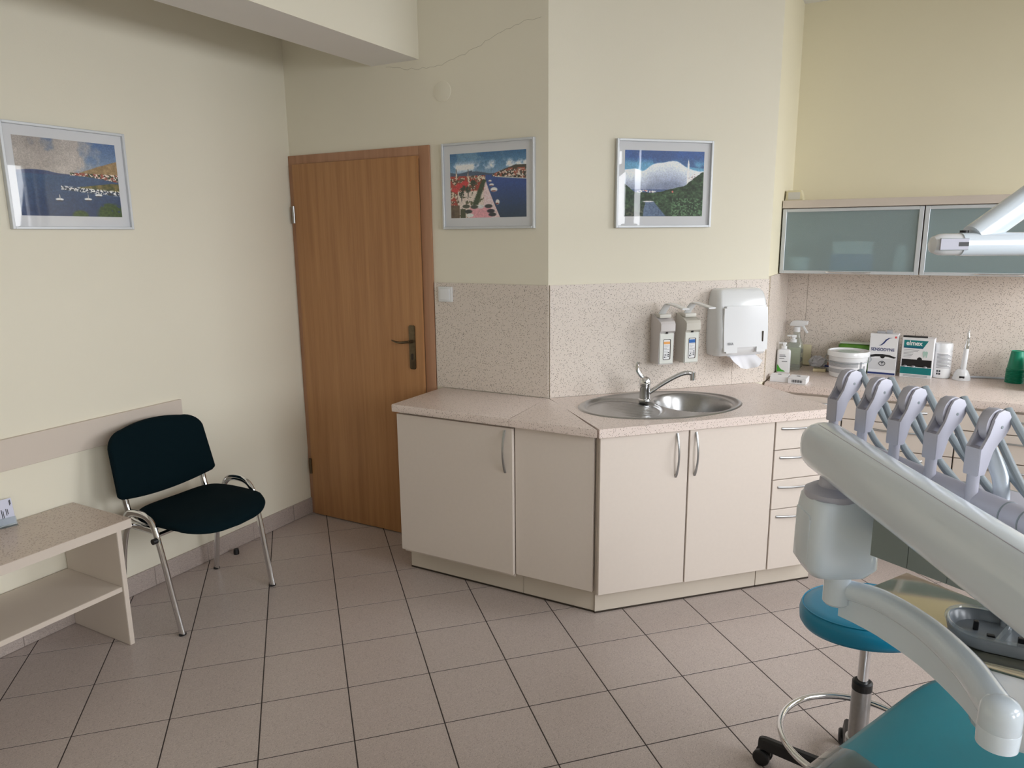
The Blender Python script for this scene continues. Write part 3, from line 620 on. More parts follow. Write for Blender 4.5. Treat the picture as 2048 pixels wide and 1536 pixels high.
def paint_harbour():
    n = fbm(gx*1.5, gy, 5, 11); n2 = fbm(gx, gy, 28, 15); n3 = fbm(gx, gy, 60, 18)
    img = mixc(colr((46, 96, 138)), gy/0.33, (116, 148, 176))
    cl = np.clip((n-0.46)*7, 0, 1)*np.clip(1-abs(gy-(0.22-0.03*gx))/0.10, 0, 1)*1.4; img = mixc(img, cl, (216, 220, 226))
    img = mixc(img, np.clip((n-0.55)*4, 0, .5)*(gy < 0.16), (130, 160, 180))
    img = mixc(img, soft(gy-(0.305+0.02*np.sin(gx*14)-0.02*(gx < 0.3)))*(gx < 0.62), (66, 82, 104))
    sea = np.stack([58-30*gy, 90-36*gy, 136-105*np.clip(gy-.45, 0, 1)], -1); img = mixc(img, soft(gy-0.345), sea)
    hl = 0.35-0.14*np.clip((gx-0.56)/0.30, 0, 1)**0.8+0.02*np.clip(gx-0.9, 0, 1)+0.012*n
    hill = soft(gy-hl)*soft(0.375+0.05*np.clip((gx-0.6)/0.4, 0, 1)-gy)*(gx > 0.56)
    hc = np.where(((n3 > 0.57)*(gy > 0.28))[..., None], np.array((206, 192, 180.)), np.where(((n2 > 0.55)*(gy > 0.26))[..., None], np.array((150, 84, 68.)), np.array((58, 56, 48.)))); img = mixc(img, hill, hc)
    img = mixc(img, soft(0.006-abs(gy-(0.378+0.05*np.clip((gx-0.6)/0.4, 0, 1))), .006)*(gx > 0.6), (190, 190, 186))
    quay = 0.475+0.185*np.clip((gy-0.41)/0.59, 0, 1)**1.15
    land = soft(quay-gx, 0.006)*soft(gy-(0.335+0.02*n))
    roofs = np.where((n2 > 0.50)[..., None], np.array((158, 62, 52.)), np.where((n3 > 0.55)[..., None], np.array((208, 190, 172.)), np.array((92, 72, 56.)))); img = mixc(img, land, roofs)
    pl = soft(gy-(0.58-0.0*gx), 0.03)*soft(quay-gx, 0.006)*(gx > 0.10); img = mixc(img, pl*(n2 > 0.36), (206, 192, 184)); img = mixc(img, pl*(n2 <= 0.36), (84, 84, 62))
    prom = soft(gx-(quay-0.02-0.17*np.clip((gy-0.44)/0.5, 0, 1)), .01)*soft(quay-gx, .006)*soft(gy-0.45); img = mixc(img, prom, np.stack([222-20*n3, 200-20*n3, 202-20*n3], -1))
    tx = 0.455-0.105*(gy-0.42)/0.33; tr = soft(0.030+0.02*(gy-.4)-abs(gx-tx)+0.02*(n3-.5), .02)*soft(gy-0.415)*soft(0.80-gy); img = mixc(img, tr, np.stack([40+26*n3, 54+26*n3, 40+18*n3], -1))
    for cx, cy in ((0.17, 0.53), (0.24, 0.56), (0.31, 0.46), (0.15, 0.62)):
        img = mixc(img, blob(cx, cy, 0.035, 0.05)*(n3 > .35), (44, 58, 46)); img = mixc(img, blob(cx, cy+0.07, 0.006, 0.06), (52, 50, 44))
    img = mixc(img, soft(gy-0.83, .02)*soft(gx-0.26)*soft(0.545-gx), (206, 148, 158)); img = mixc(img, soft(gy-0.80, .02)*soft(0.12-gx), np.stack([92+40*(n2-.5), 76+40*(n2-.5), 60+30*(n2-.5)], -1))
    img = mixc(img, soft(gy-0.86)*soft(gx-0.13)*soft(0.20-gx), (60, 66, 46))
    for cx, cy, cc in ((0.24, .90, (40, 48, 46)), (0.26, .96, (210, 212, 210)), (0.54, .90, (34, 38, 50)), (0.56, .955, (40, 44, 52)), (0.51, .825, (40, 44, 50)), (0.40, .83, (204, 204, 204)), (.32, .83, (60, 66, 60)), (.21, .82, (70, 72, 60))): img = mixc(img, blob(cx, cy, 0.05, 0.03), cc)
    for cx, cy, rx, ry in ((0.555, .50, .03, .02), (0.585, .575, .045, .035), (0.63, .765, .026, .04), (.535, .44, .02, .015)): img = mixc(img, blob(cx, cy, rx, ry), (226, 222, 220)); img = mixc(img, blob(cx-.005, cy+ry*.6, rx*.8, ry*.3), (120, 64, 64))
    for cx, cy, hh in ((0.085, .34, .07), (0.245, .36, .08), (.25, .42, .1)): img = mixc(img, blob(cx, cy, 0.009, hh), (202, 186, 170)); img = mixc(img, blob(cx, cy-hh, 0.006, .04), (96, 92, 96))
    for cx, cy in ((.2, .46), (.06, .56), (.12, .5)): img = mixc(img, blob(cx, cy, .05, .035), (186, 58, 62))
    return img
def paint_river():
    n = fbm(gx*1.5, gy, 5, 21); n2 = fbm(gx, gy, 22, 25); n3 = fbm(gx, gy, 60, 28)
    img = mixc(colr((62, 92, 148)), (gy-.10)/.1, (96, 150, 182)); img = mixc(img, np.clip((n-.42)*5, 0, .8)*(gy < 0.16+.1*gx), (62, 86, 132))
    top = 0.245+0.05*np.sin(gx*6.5+1.9)-0.075*np.exp(-((gx-0.64)/0.15)**2)+0.07*np.exp(-((gx-.23)/.08)**2)+0.018*(fbm(gx, gy, 12, 31)-.5)+0.08*np.clip(gx-.86, 0, 1)
    sh = np.clip((gy-top)/0.34, 0, 1); img = mixc(img, soft(gy-top, .015), np.stack([214-92*sh**1.4+26*(n-.5), 222-90*sh**1.4+26*(n-.5), 232-76*sh**1.4+26*(n-.5)], -1))
    tl = 0.635-0.13*np.clip((0.14-gx)/0.14, 0, 1)+0.0*gx; tr = 0.64-0.10*np.clip((gx-0.38)/0.35, 0, 1)-0.24*np.clip((gx-0.74)/0.26, 0, 1)+0.035*(n2-.5)
    trees = np.maximum(soft(gy-(tl+0.03*(n2-.5))), soft(gy-tr))
    img = mixc(img, soft(gy-0.585)*soft(.66-gy), (74, 92, 130)); img = mixc(img, soft(gy-.595)*soft(.645-gy)*(gx > .16)*(gx < .40)*(n3 > .54), (236, 232, 234)); img = mixc(img, soft(gy-.60)*soft(.64-gy)*(gx > .24)*(gx < .36)*(n2 > .58), (170, 100, 96))
    mx_ = 0.800
    img = mixc(img, soft(0.012+0.004*(gy > .3)-abs(gx-mx_), .006)*soft(gy-0.20)*soft(0.58-gy), (222, 224, 228)); img = mixc(img, soft(0.012*np.clip((gy-.115)/.085, 0, 1)-abs(gx-mx_), .006)*soft(0.21-gy)*soft(gy-.11), (222, 226, 232)); img = mixc(img, blob(mx_, .285, .022, .014), (206, 210, 216))
    img = mixc(img, blob(.885, .41, .055, .065)*(gy < .41)+soft(gy-.40)*soft(.55-gy)*soft(.06-abs(gx-.86), .01), np.where((n3 > .56)[..., None], np.array((150, 130, 136.)), np.array((218, 220, 226.))))
    img = mixc(img, trees, np.stack([14+110*n3*n2, 28+140*n3*n2, 20+95*n3*n2], -1)); img = mixc(img, trees*(gx > .6)*(gy > .72)*(n3 > .56), (84, 116, 84)); img = mixc(img, trees*np.clip((gy-.8)*3, 0, 1)*(gx < .3)*(n3 > .5), (112, 92, 84))
    img = mixc(img, blob(.605, .62, .012, .016), (190, 110, 100))
    riv = soft(gx-(0.27+0.00*gy-.02*np.clip((gy-.8)*8, -1, 1)-0.02*n2), .01)*soft(0.36+0.17*np.clip((gy-.76)/.24, 0, 1)-gx, .015)*soft(gy-.765); img = mixc(img, riv, np.stack([106-60*n3*gx*2, 124-60*n3*gx*2, 152-64*n3*gx*2], -1)); img = mixc(img, blob(.30, .772, .07, .010), (196, 196, 200))
    return img
def photo(lab, loc, rotz, img, seed):
    t = thing('framed_photo', lab, 'picture', loc, rotz, 'framed travel photographs')
    w, h, f = 0.250, 0.200, 0.011
    fb = B()
    for q in ((-w, -w+f, -h, h), (w-f, w, -h, h), (-w+f, w-f, -h, -h+f), (-w+f, w-f, h-f, h)): fb.box(q[0], q[1], -0.021, -0.001, q[2], q[3], 0.0015, 1)
    obj('frame', fb, ALU, t)
    obj('mat_board', B().box(-w+f, w-f, -0.009, -0.004, -h+f, h-f), MATB, t, smooth=False)
    pw, ph = 0.206, 0.149
    me = bpy.data.meshes.new('photo_print'); V = [(-pw+2*pw*i/(PW-1), -0.0095, 0.0015+ph-2*ph*j/(PH-1)) for j in range(PH) for i in range(PW)]
    Fc = [(j*PW+i, (j+1)*PW+i, (j+1)*PW+i+1, j*PW+i+1) for j in range(PH-1) for i in range(PW-1)]
    me.from_pydata(V, [], Fc); tex = fbm(gx*1.4, gy, 95, 40+seed, 3); img = img*1.18*(1+0.32*(tex-0.5))[..., None]; c = np.clip(img.reshape(-1, 3)/255, 0, 1); l = np.where(c <= 0.04045, c/12.92, ((c+0.055)/1.055)**2.4)
    at = me.color_attributes.new('ink', 'FLOAT_COLOR', 'POINT'); at.data.foreach_set('color', np.concatenate([l, np.ones((len(l), 1))], 1).astype(np.float32).ravel())
    me.materials.append(PRINT); obj('photo_print', me, None, t)
    obj('glass', B().box(-w+f-0.002, w-f+0.002, -0.0145, -0.0125, -h+f-0.002, h-f+0.002), GLASS, t, smooth=False)
photo('framed photo of a boat-filled bay hanging on the left wall above the chair rail', (XL, 0.028, 1.857), PI/2, paint_bay(), 1)
photo('framed photo of a harbour promenade with red roofs, right of the wooden door', (-0.528, YD, 1.848), 0, paint_harbour(), 2)
photo('framed photo of a river and white minaret above the sink', S(1.311, 1.04, 1.846), R45, paint_river(), 3)

# light switch
sw = thing('light_switch', 'white rocker light switch on the speckled backsplash next to the door', 'light switch', (-0.776, YD-0.010, 1.332))
obj('plate', B().box(-0.041, 0.041, -0.012, -0.0002, -0.038, 0.038, 0.005), WHITEP, sw); obj('rocker', B().box(-0.029, 0.029, -0.017, -0.012, -0.028, 0.028, 0.003), WHITEG, sw)

# ================================================================== DISPENSERS ON THE SINK WALL
def text(s, size, mat, parent, M4, name='lettering', extr=0.0003, sx=1.0):
    cu = bpy.data.curves.new('t', 'FONT'); cu.body = s; cu.size = size; cu.extrude = extr; cu.offset = size*0.022; cu.align_x = 'CENTER'; cu.align_y = 'CENTER'
    to = bpy.data.objects.new('t', cu); COL.objects.link(to); bpy.context.view_layer.update()
    me = bpy.data.meshes.new_from_object(to.evaluated_get(bpy.context.evaluated_depsgraph_get())); bpy.data.objects.remove(to, do_unlink=True)
    me.transform(M4 @ Matrix.Diagonal((sx, 1, 1, 1))); me.materials.clear(); me.materials.append(mat)
    return obj(name, me, None, parent)
FRONT = lambda x, y, z: Matrix.Translation((x, y, z)) @ Matrix.Rotation(PI/2, 4, 'X')
def soap(x, lab, body, bandmat, blue):
    t = thing('soap_dispenser', lab, 'soap dispenser', S(x, 1.03, 1.0), R45, 'elbow-lever soap dispensers')
    w, d = 0.039, 0.095
    # side profile (y,z) extruded in x
    prof = [(0, 0), (0, 0.238), (-0.03, 0.232), (-0.070, 0.214), (-0.098, 0.208), (-0.106, 0.196), (-0.106, 0.163), (-0.094, 0.156), (-0.090, 0.150), (-0.090, 0.0)]
    pb_ = B().prism(prof, -w, w, 0.004, Matrix(((0,0,1,0),(1,0,0,0),(0,1,0,0),(0,0,0,1))))
    obj('housing', pb_, body, t, ang=0.5)
    fp = obj('front_panel', B().box(-w+0.003, w-0.003, -0.0935, -0.0895, 0.004, 0.150, 0.0015, 1), M('dispenser_front', (226, 228, 222), 0.4, var=0.01) if not bpy.data.materials.get('dispenser_front') else bpy.data.materials['dispenser_front'], t)
    obj('window', B().prism(rrect(0.0195, 0.050, 0.006), 0, 0.0012, 0, FRONT(0.002, -0.0935, 0.073)), GAP, fp)
    bt = obj('bottle_label', B().prism(rrect(0.0165, 0.0475, 0.005), 0, 0.0008, 0, FRONT(0.000, -0.0948, 0.073)), CARD, t)
    obj('label_band', B().box(-0.0162, 0.0162, -0.0960, -0.0957, 0.099, 0.116 if blue else 0.111), bandmat, bt, smooth=False)
    ln = B()
    for k in range(9): ln.box(-0.0145, 0.0145-0.006*(k % 3), -0.0960, -0.0957, 0.0930-0.0072*k, 0.0946-0.0072*k)
    obj('label_print', ln, INKG, bt, smooth=False)
    ib = B()
    for q in ((-0.014, -0.006, 0.034), (0.006, 0.013, 0.056), (0.006, 0.013, 0.046), (0.006, 0.013, 0.038), (-0.008, -0.004, 0.045)): ib.box(q[0], q[1], -0.0963, -0.0960, q[2], q[2]+0.0045)
    obj('label_print', ib, INKD, bt, smooth=False)
    lv_ = B().tube(crv([(0, -0.030, 0.232), (0, -0.050, 0.252), (0, -0.085, 0.284), (0, -0.110, 0.293), (0, -0.170, 0.290), (0, -0.235, 0.284), (0, -0.262, 0.282)], 6), 0.019, 14, ry=0.0045, ref=(0, 0.3, 1), rr=None, power=0.7)
    obj('lever', lv_, WHITEP, t)
    obj('lever_base', B().box(-0.030, 0.030, -0.075, -0.012, 0.222, 0.240, 0.004), IVORY, t)
    obj('nozzle', B().cyl((0, -0.094, 0.158), (0, -0.094, 0.150), 0.006, 12), BLACK, t)
soap(1.299, 'grey soap dispenser with an orange-banded bottle label, left of the pair', M('dispenser_lilac_grey', (210, 205, 204), 0.35, var=0.02), INKO, False)
soap(1.435, 'grey soap dispenser with a blue-banded bottle label, beside the towel dispenser', M('dispenser_warm_grey', (208, 204, 194), 0.35, var=0.02), INKBL, True)

td = thing('towel_dispenser', 'white folded-paper-towel dispenser with a paper sheet hanging out, on the sink wall', 'towel dispenser', S(1.713, 1.03, 1.02), R45)
def trap(z, y, wd):  # one horizontal section
    n = 10; out = []
    for k in range(n+1):
        a = PI*k/n
    return [(-wd, 0), (wd, 0)]
secs = []
for z, hw, dp in ((0.000, 0.132, 0.080), (0.006, 0.137, 0.098), (0.05, 0.142, 0.120), (0.13, 0.1445, 0.116), (0.22, 0.142, 0.104), (0.28, 0.136, 0.092), (0.312, 0.130, 0.078), (0.326, 0.120, 0.066), (0.330, 0.108, 0.058)):
    pts = [(-hw, 0)]
    for k in range(7): a = PI/2*k/6; pts.append((-hw+0.022*(1-math.cos(a)), -(dp-0.030)-0.030*math.sin(a)+0.010*math.sin(a)*0))
    for k in range(1, 6): xx = -hw+0.022+(2*hw-0.044)*k/6; pts.append((xx, -dp-0.006*math.sin(PI*k/6)))
    for k in range(7): a = PI/2*(1-k/6); pts.append((hw-0.022*(1-math.cos(a)), -(dp-0.030)-0.030*math.sin(a)))
    pts.append((hw, 0)); secs.append([(x, y, z) for x, y in pts])
obj('shell', B().rings(secs), WHITEP, td, ang=0.9)
# glossy front cover with notch at the bottom
cov = [(-0.118, 0.022), (-0.062, 0.022), (-0.040, 0.046), (0.048, 0.046), (0.070, 0.022), (0.112, 0.022), (0.120, 0.030), (0.123, 0.15), (0.119, 0.236), (0.10, 0.247), (0.0, 0.251), (-0.095, 0.247), (-0.112, 0.236), (-0.120, 0.15)]
cb = B(); n = len(cov)
def covy(x, z): return -(0.1280 - 0.055*(z-0.05) + 0.0035*math.cos(x/0.12*1.4))
def cov_grid():
    b = B(); NX, NZ = 24, 26
    def hwz(z): return 0.120+0.0035*math.sin(PI*(z-0.02)/0.23)
    V = [[b.bm.verts.new((hwz(z)*(2*i/NX-1), covy(hwz(z)*(2*i/NX-1), z) - 0.0012, z)) for i in range(NX+1)] for z in [0.022+0.228*j/NZ for j in range(NZ+1)]]
    for j in range(NZ):
        for i in range(NX):
            xm = (2*(i+0.5)/NX-1)*0.12; zm = 0.022+0.228*(j+0.5)/NZ
            if zm < 0.046 and -0.052 < xm < 0.060: continue
            if (abs(xm) > 0.112) and (zm > 0.240 or zm < 0.028): continue
            b.bm.faces.new((V[j][i], V[j][i+1], V[j+1][i+1], V[j+1][i]))
    r = bmesh.ops.extrude_face_region(b.bm, geom=b.bm.faces[:]); 
    for e in r['geom']:
        if isinstance(e, bmesh.types.BMVert): e.co.y += 0.012
    for v in [v for v in b.bm.verts if not v.link_faces]: b.bm.verts.remove(v)
    return b
cv = obj('front_cover', cov_grid(), WHITEG, td, ang=0.7)
obj('sight_slot', B().prism(rrect(0.0035, 0.026, 0.003), 0, 0.002, 0, FRONT(0.093, -0.1290, 0.098)), GAP, cv)
text('EKA', 0.017, INKG, cv, FRONT(-0.088, -0.1330, 0.068))
tw = B(); NXt, NZt = 16, 8; VV = []
for j in range(NZt+1):
    row = []
    for i in range(NXt+1):
        s_ = i/NXt; t_ = j/NZt; wd = 0.075*(1-0.55*t_*abs(2*s_-1)**1.2)
        row.append(tw.bm.verts.new(((2*s_-1)*0.088*(1+0.10*t_)+0.006+0.02*t_, -0.068-0.030*t_-0.012*math.sin(s_*9)*t_-0.006*math.cos(s_*23)*t_, 0.006-0.072*t_*(1-0.75*abs(2*s_-1.15)**2.0) - 0.004)))
    VV.append(row)
for j in range(NZt):
    for i in range(NXt): tw.bm.faces.new((VV[j][i], VV[j][i+1], VV[j+1][i+1], VV[j+1][i]))
r_ = bmesh.ops.extrude_face_region(tw.bm, geom=tw.bm.faces[:])
for e in r_['geom']:
    if isinstance(e, bmesh.types.BMVert): e.co.y += 0.0015
obj('paper_towel', tw, PAPER, td, ang=1.2)

# ================================================================== THINGS ON THE BACK COUNTER
Z0 = ZR + 0.0003
def onc(x, y): return (x, y, Z0)
for x, y, lab, r_ in ((0.695, 2.185, 'small white card box at the counter corner, left of the pair', 3), (0.790, 2.170, 'small white card box with a barcode label on its front, right of the pair', -2)):
    t = thing('white_box', lab, 'box', onc(x, y), math.radians(r_), 'small white boxes')
    obj('carton', B().box(-0.044, 0.044, -0.052, 0.052, 0, 0.030, 0.001, 1), CARD, t)
    obj('top_print', B().box(-0.012, 0.006, 0.005, 0.02, 0.0302, 0.0305), INKD, t, smooth=False)
    if r_ < 0:
        bc = B()
        for k in range(14): bc.box(-0.026+0.0038*k, -0.0245+0.0038*k+0.0008*(k % 3), -0.0525, -0.0522, 0.007, 0.021)
        obj('barcode', bc, INKD, t, smooth=False); obj('side_edge', B().box(-0.044, 0.044, -0.0524, -0.0522, 0.0245, 0.0255), INKG, t, smooth=False)
def pump(x, y, s, lab, mat, green):
    t = thing('pump_bottle', lab, 'bottle', onc(x, y), math.radians(12))
    bd = B()
    bd.rings([[(px_*k, py_*k, z*s) for px_, py_ in rrect(0.036*s, 0.024*s, 0.012*s)] for z, k in ((0, 0.94), (0.004, 1), (0.110, 1), (0.122, 0.97), (0.128, 0.85), (0.131, 0.45), (0.133, 0.40))])
    bo_ = obj('bottle', bd, mat, t)
    obj('collar', B().lathe([(0.015*s, 0.133*s), (0.015*s, 0.147*s), (0.008*s, 0.149*s), (0.008*s, 0.156*s)], 20), WHITEP, t)
    obj('pump_head', B().box(-0.010*s, 0.012*s, -0.010*s, 0.010*s, 0.156*s, 0.168*s, 0.002).box(-0.030*s, -0.008*s, -0.006*s, 0.006*s, 0.160*s, 0.167*s, 0.002), WHITEP, t)
    if green:
        lb = B().prism([(-0.034*s, 0.006), (0.010*s, 0.006), (0.004*s, 0.012), (-0.010*s, 0.018), (-0.020*s, 0.028), (-0.024*s, 0.036), (-0.030*s, 0.044), (-0.034*s, 0.046)], 0, 0.0006, 0, FRONT(0, -0.0241*s, 0.0))
        obj('label_green', lb, INKGR, bo_)
        ln = B()
        for x0, x1, z in ((-0.024, 0.006, 0.098), (-0.024, 0.010, 0.091), (-0.024, 0.002, 0.078), (-0.010, 0.018, 0.062)): ln.box(x0*s, x1*s, -0.0247*s, -0.0243*s, z*s, (z+0.003)*s)
        obj('label_print', ln, INKD, bo_, smooth=False)
    return t
pump(0.672, 2.44, 1.0, 'white pump bottle with green leaf label, front of the cluster in the corner', WHITEP, True)
pump(0.705, 2.545, 1.18, 'clear grey pump bottle between the white pump bottle and the spray bottle', BOTC, False)
t = thing('spray_bottle', 'tall clear spray bottle with white trigger head in the alcove corner', 'bottle', onc(0.708, 2.640), math.radians(-8))
obj('bottle', B().rings([[(px_*kx, py_*kx, z) for px_, py_ in rrect(0.040, 0.028, 0.016)] for z, kx in ((0, 0.92), (0.005, 1), (0.11, 1), (0.14, 0.86), (0.165, 0.60), (0.19, 0.44), (0.212, 0.40))]), BOTC, t)
obj('label', B().box(-0.030, 0.034, -0.0290, -0.0283, 0.02, 0.115), M('pale_green_label', (206, 214, 178), 0.6, var=0.05), t, smooth=False)
obj('neck_collar', B().lathe([(0.018, 0.205), (0.018, 0.232), (0.012, 0.235)], 20), WHITEP, t)
hd_ = B().prism([(-0.040, 0.238), (0.030, 0.238), (0.056, 0.250), (0.058, 0.270), (0.0, 0.272), (-0.022, 0.268), (-0.036, 0.256)], -0.013, 0.013, 0.003, XZ)
obj('spray_head', hd_, WHITEP, t); obj('trigger', B().tube(crv([(0.030, 0, 0.242), (0.040, 0, 0.226), (0.052, 0, 0.208), (0.058, 0, 0.200)], 4), 0.007, 8, ry=0.004, ref=(0, 1, 0)), WHITEP, t)
t = thing('wall_socket', 'cream double wall socket low on the backsplash behind the bottles', 'socket', (0.747, YA-0.010, 0.914))
obj('plate', B().box(-0.038, 0.038, -0.014, 0, -0.058, 0.062, 0.006), CREAMP, t)
for z in (0.024, -0.026): obj('socket_hole', B().lathe([(0.015, 0), (0.015, 0.001)], 20, FRONT(-0.020, -0.0141, z)), BLACK, t)
t = thing('crumpled_bag', 'small crumpled clear plastic bag on a yellow sponge, beside the bucket', 'plastic bag', onc(0.842, 2.56))
cbm = bmesh.ops.create_icosphere; b = B(); bmesh.ops.create_icosphere(b.bm, subdivisions=3, radius=0.040); rs = random.Random(5)
for v in b.bm.verts: v.co *= 1+rs.uniform(-0.16, 0.16); v.co.z = max(v.co.z*0.85+0.050, 0.019); v.co.x *= 1.15
obj('bag', b, BAGP, t, smooth=False)
tag(obj('yellow_sponge', B().box(-0.033, 0.033, -0.02, 0.02, 0, 0.017, 0.003), M('sponge_yellow', (226, 214, 176), 0.9, noise=80, var=0.1), loc=onc(0.852, 2.545)), 'flat pale yellow sponge under the crumpled clear bag', 'sponge')
t = thing('small_bowl', 'small white bowl with dark blue rim and pink bits, left of the bucket', 'bowl', onc(0.905, 2.59))
obj('bowl', B().lathe([(0.026, 0), (0.034, 0.012), (0.040, 0.030)], 24), WHITEP, t); obj('rim', B().tube([(0.046*math.cos(a*PI/12), 0.046*math.sin(a*PI/12), 0.032) for a in range(24)], 0.005, 8, close=True), INKB, t)
obj('filling', B().lathe([(0.040, 0.030), (0.030, 0.042), (0.010, 0.047)], 14), M('pink_bits', (190, 140, 120), 0.9, noise=90, var=0.5), t)
tag(obj('black_cable', B().tube(crv([(0.93, 2.66, Z0+0.050), (0.915, 2.66, Z0+0.062), (0.94, 2.655, Z0+0.064), (0.975, 2.655, Z0+0.060), (1.0, 2.655, Z0+0.05), (1.02, 2.66, Z0+0.02), (1.02, 2.66, Z0+0.004)], 5), 0.0028, 8), BLACK), 'thin black cable looping up behind the white bucket', 'cable')
t = thing('bucket', 'round white plastic bucket with lid, bail handle and grey printed label', 'bucket', onc(0.998, 2.470))
obj('tub', B().lathe([(0.086, 0), (0.090, 0.003), (0.098, 0.112), (0.099, 0.114)], 48), WHITEP, t)
obj('lid', B().lathe([(0.101, 0.112), (0.105, 0.114), (0.106, 0.134), (0.103, 0.140), (0.097, 0.140), (0.094, 0.134), (0.0, 0.134)][:-1], 48), WHITEP, t)
def wrap(z0, z1, a0, a1, r0, mat, name, par, k=0.0012):
    b = B(); n = 20; rr_ = lambda z: 0.090+0.008*(z/0.112)+k
    lo = [b.bm.verts.new((rr_(z0)*math.cos(a0+(a1-a0)*i/n), rr_(z0)*math.sin(a0+(a1-a0)*i/n), z0)) for i in range(n+1)]
    hi = [b.bm.verts.new((rr_(z1)*math.cos(a0+(a1-a0)*i/n), rr_(z1)*math.sin(a0+(a1-a0)*i/n), z1)) for i in range(n+1)]
    for i in range(n): b.bm.faces.new((lo[i], lo[i+1], hi[i+1], hi[i]))
    return obj(name, b, mat, par)
lbl = wrap(0.022, 0.092, PI+0.25, 2*PI-0.25, 0, M('bucket_label', (226, 226, 228), 0.5, var=0.02), 'label', t, 0.0006)
for k in range(7): wrap(0.060+0.0042*k, 0.0625+0.0042*k, PI+0.35, 2*PI-0.95, 0, INKG, 'label_print', lbl)
wrap(0.026, 0.048, PI+0.35, 2*PI-0.9, 0, M('label_band', (176, 178, 182), 0.6, var=0.1), 'label_print', lbl); wrap(0.026, 0.090, 2*PI-0.85, 2*PI-0.72, 0, INKG, 'label_print', lbl); wrap(0.026, 0.066, 2*PI-0.62, 2*PI-0.42, 0, INKG, 'label_print', lbl)
obj('bail_handle', B().tube(crv([(-0.103, 0.0, 0.118), (-0.112, -0.02, 0.098), (-0.09, -0.075, 0.088), (-0.0, -0.115, 0.082), (0.09, -0.075, 0.088), (0.112, -0.02, 0.098), (0.103, 0.0, 0.118)], 6), 0.0028, 8), CLEARP, t)
obj('lid_label', B().lathe([(0.055, 0.1345), (0.055, 0.1350)], 32), M('lid_print', (190, 206, 196), 0.6, noise=60, var=0.3), t)
t = thing('green_pack', 'bright green soft pack lying behind the white bucket', 'bag', onc(1.035, 2.665))
b = B().box(-0.10, 0.085, -0.035, 0.04, 0, 0.150, 0.014, 3); rs = random.Random(2)
for v in b.bm.verts: v.co += Vector((rs.uniform(-.004, .004), rs.uniform(-.004, .004), rs.uniform(-.005, .005) if v.co.z > 0.02 else 0))
obj('pack', b, GREENB, t, ang=1.0)
obj('pack_top', B().box(-0.095, 0.075, -0.03, 0.03, 0.152, 0.160, 0.003), M('pack_pale', (206, 214, 200), 0.5, var=0.05), t)

# toothpaste display boxes
t = thing('toothpaste_box', 'white sample box lettered SENSODYNE with a dark blue wave', 'box', onc(1.160, 2.575), math.radians(-4), 'toothpaste sample boxes'); t.scale = (0.88, 1, 1)
w, hgt = 0.077, 0.225
obj('carton', B().box(-w, w, 0, 0.085, 0, hgt, 0.001, 1), CARD, t)
FB = lambda z=0.0006: FRONT(0, -z, 0)
sl = [(-0.075, 0.106), (-0.04, 0.113), (0, 0.115), (0.04, 0.111), (0.075, 0.100), (0.064, 0.094), (0.03, 0.101), (0.014, 0.102), (0.009, 0.094), (0.0, 0.091), (-0.009, 0.094), (-0.014, 0.102), (-0.04, 0.100), (-0.075, 0.093)]
obj('opening', B().prism(sl, 0, 0.0006, 0, FB()), BLACK, t)
obj('lower_front', B().box(-w+0.001, w-0.001, -0.0011, -0.0001, 0.030, 0.090), M('pale_grey_print', (214, 214, 216), 0.6, var=0.03), t, smooth=False)
obj('blue_band', B().box(-w+0.001, w-0.002, -0.0011, -0.0001, 0.004, 0.014), INKB, t, smooth=False)
wv = [(-0.026, 0.160), (-0.010, 0.163), (0.004, 0.174), (0.016, 0.190), (0.030, 0.201), (0.046, 0.206), (0.026, 0.204), (0.010, 0.195), (-0.001, 0.180), (-0.012, 0.168)]
obj('wave_mark', B().prism(wv, 0, 0.0006, 0, FB()), INKB, t)
text('SENSODYNE', 0.0225, INKB, t, FRONT(-0.003, -0.0004, 0.139), sx=1.02)
obj('red_mark', B().lathe([(0.006, 0), (0.006, 0.0006)], 14, FRONT(0.064, -0.0002, 0.209)), INKR, t)
rg = B(); rg.tube([(0.017*math.cos(a*PI/12), -0.0016, 0.064+0.012*math.sin(a*PI/12)) for a in range(24)], 0.0016, 6, close=True, ref=(0, 1, 0)); rg.prism([(-0.008, 0.071), (0.008, 0.071), (0.006, 0.067), (0.002, 0.066), (0.001, 0.056), (-0.001, 0.056), (-0.002, 0.066), (-0.006, 0.067)], 0, 0.001, 0, FB(0.0012))
obj('emblem', rg, INKD, t)
tag(obj('clear_sachets', B().box(-0.045, -0.005, -0.03, 0.03, 0, 0.012, 0.003).box(0.0, 0.03, -0.02, 0.02, 0, 0.018, 0.004), BAGP, loc=(1.168, 2.62, Z0+hgt+0.0003)), 'few clear sachets lying on top of the SENSODYNE box', 'sachets')
t = thing('toothpaste_box', 'white and teal sample box lettered elmex with open window', 'box', onc(1.322, 2.560), math.radians(-7), 'toothpaste sample boxes'); t.scale = (0.86, 1, 1)
w, hgt = 0.086, 0.212
cb = B(); cb.box(-w, w, 0.012, 0.085, 0, hgt, 0.001, 1); cb.box(-w, w, 0, 0.012, 0.098, hgt, 0.001, 1); cb.box(-w, w, 0, 0.012, 0, 0.058, 0.001, 1); cb.box(-w, -w+0.004, 0, 0.012, 0.058, 0.098); cb.box(w-0.004, w, 0, 0.012, 0.058, 0.098)
obj('carton', cb, CARD, t)
obj('window_dark', B().box(-w+0.004, w-0.004, 0.0105, 0.0118, 0.058, 0.098).lathe([(0.014, 0), (0.014, 0.0006)], 20, FRONT(0.016, -0.0002, 0.098)), BLACK, t, smooth=False)
for x in (-0.06, -0.015, 0.05): obj('sachet', B().lathe([(0.013, 0), (0.011, 0.006), (0.004, 0.009)], 12, Matrix.Translation((x, 0.006, 0.056))), BAGP, t)
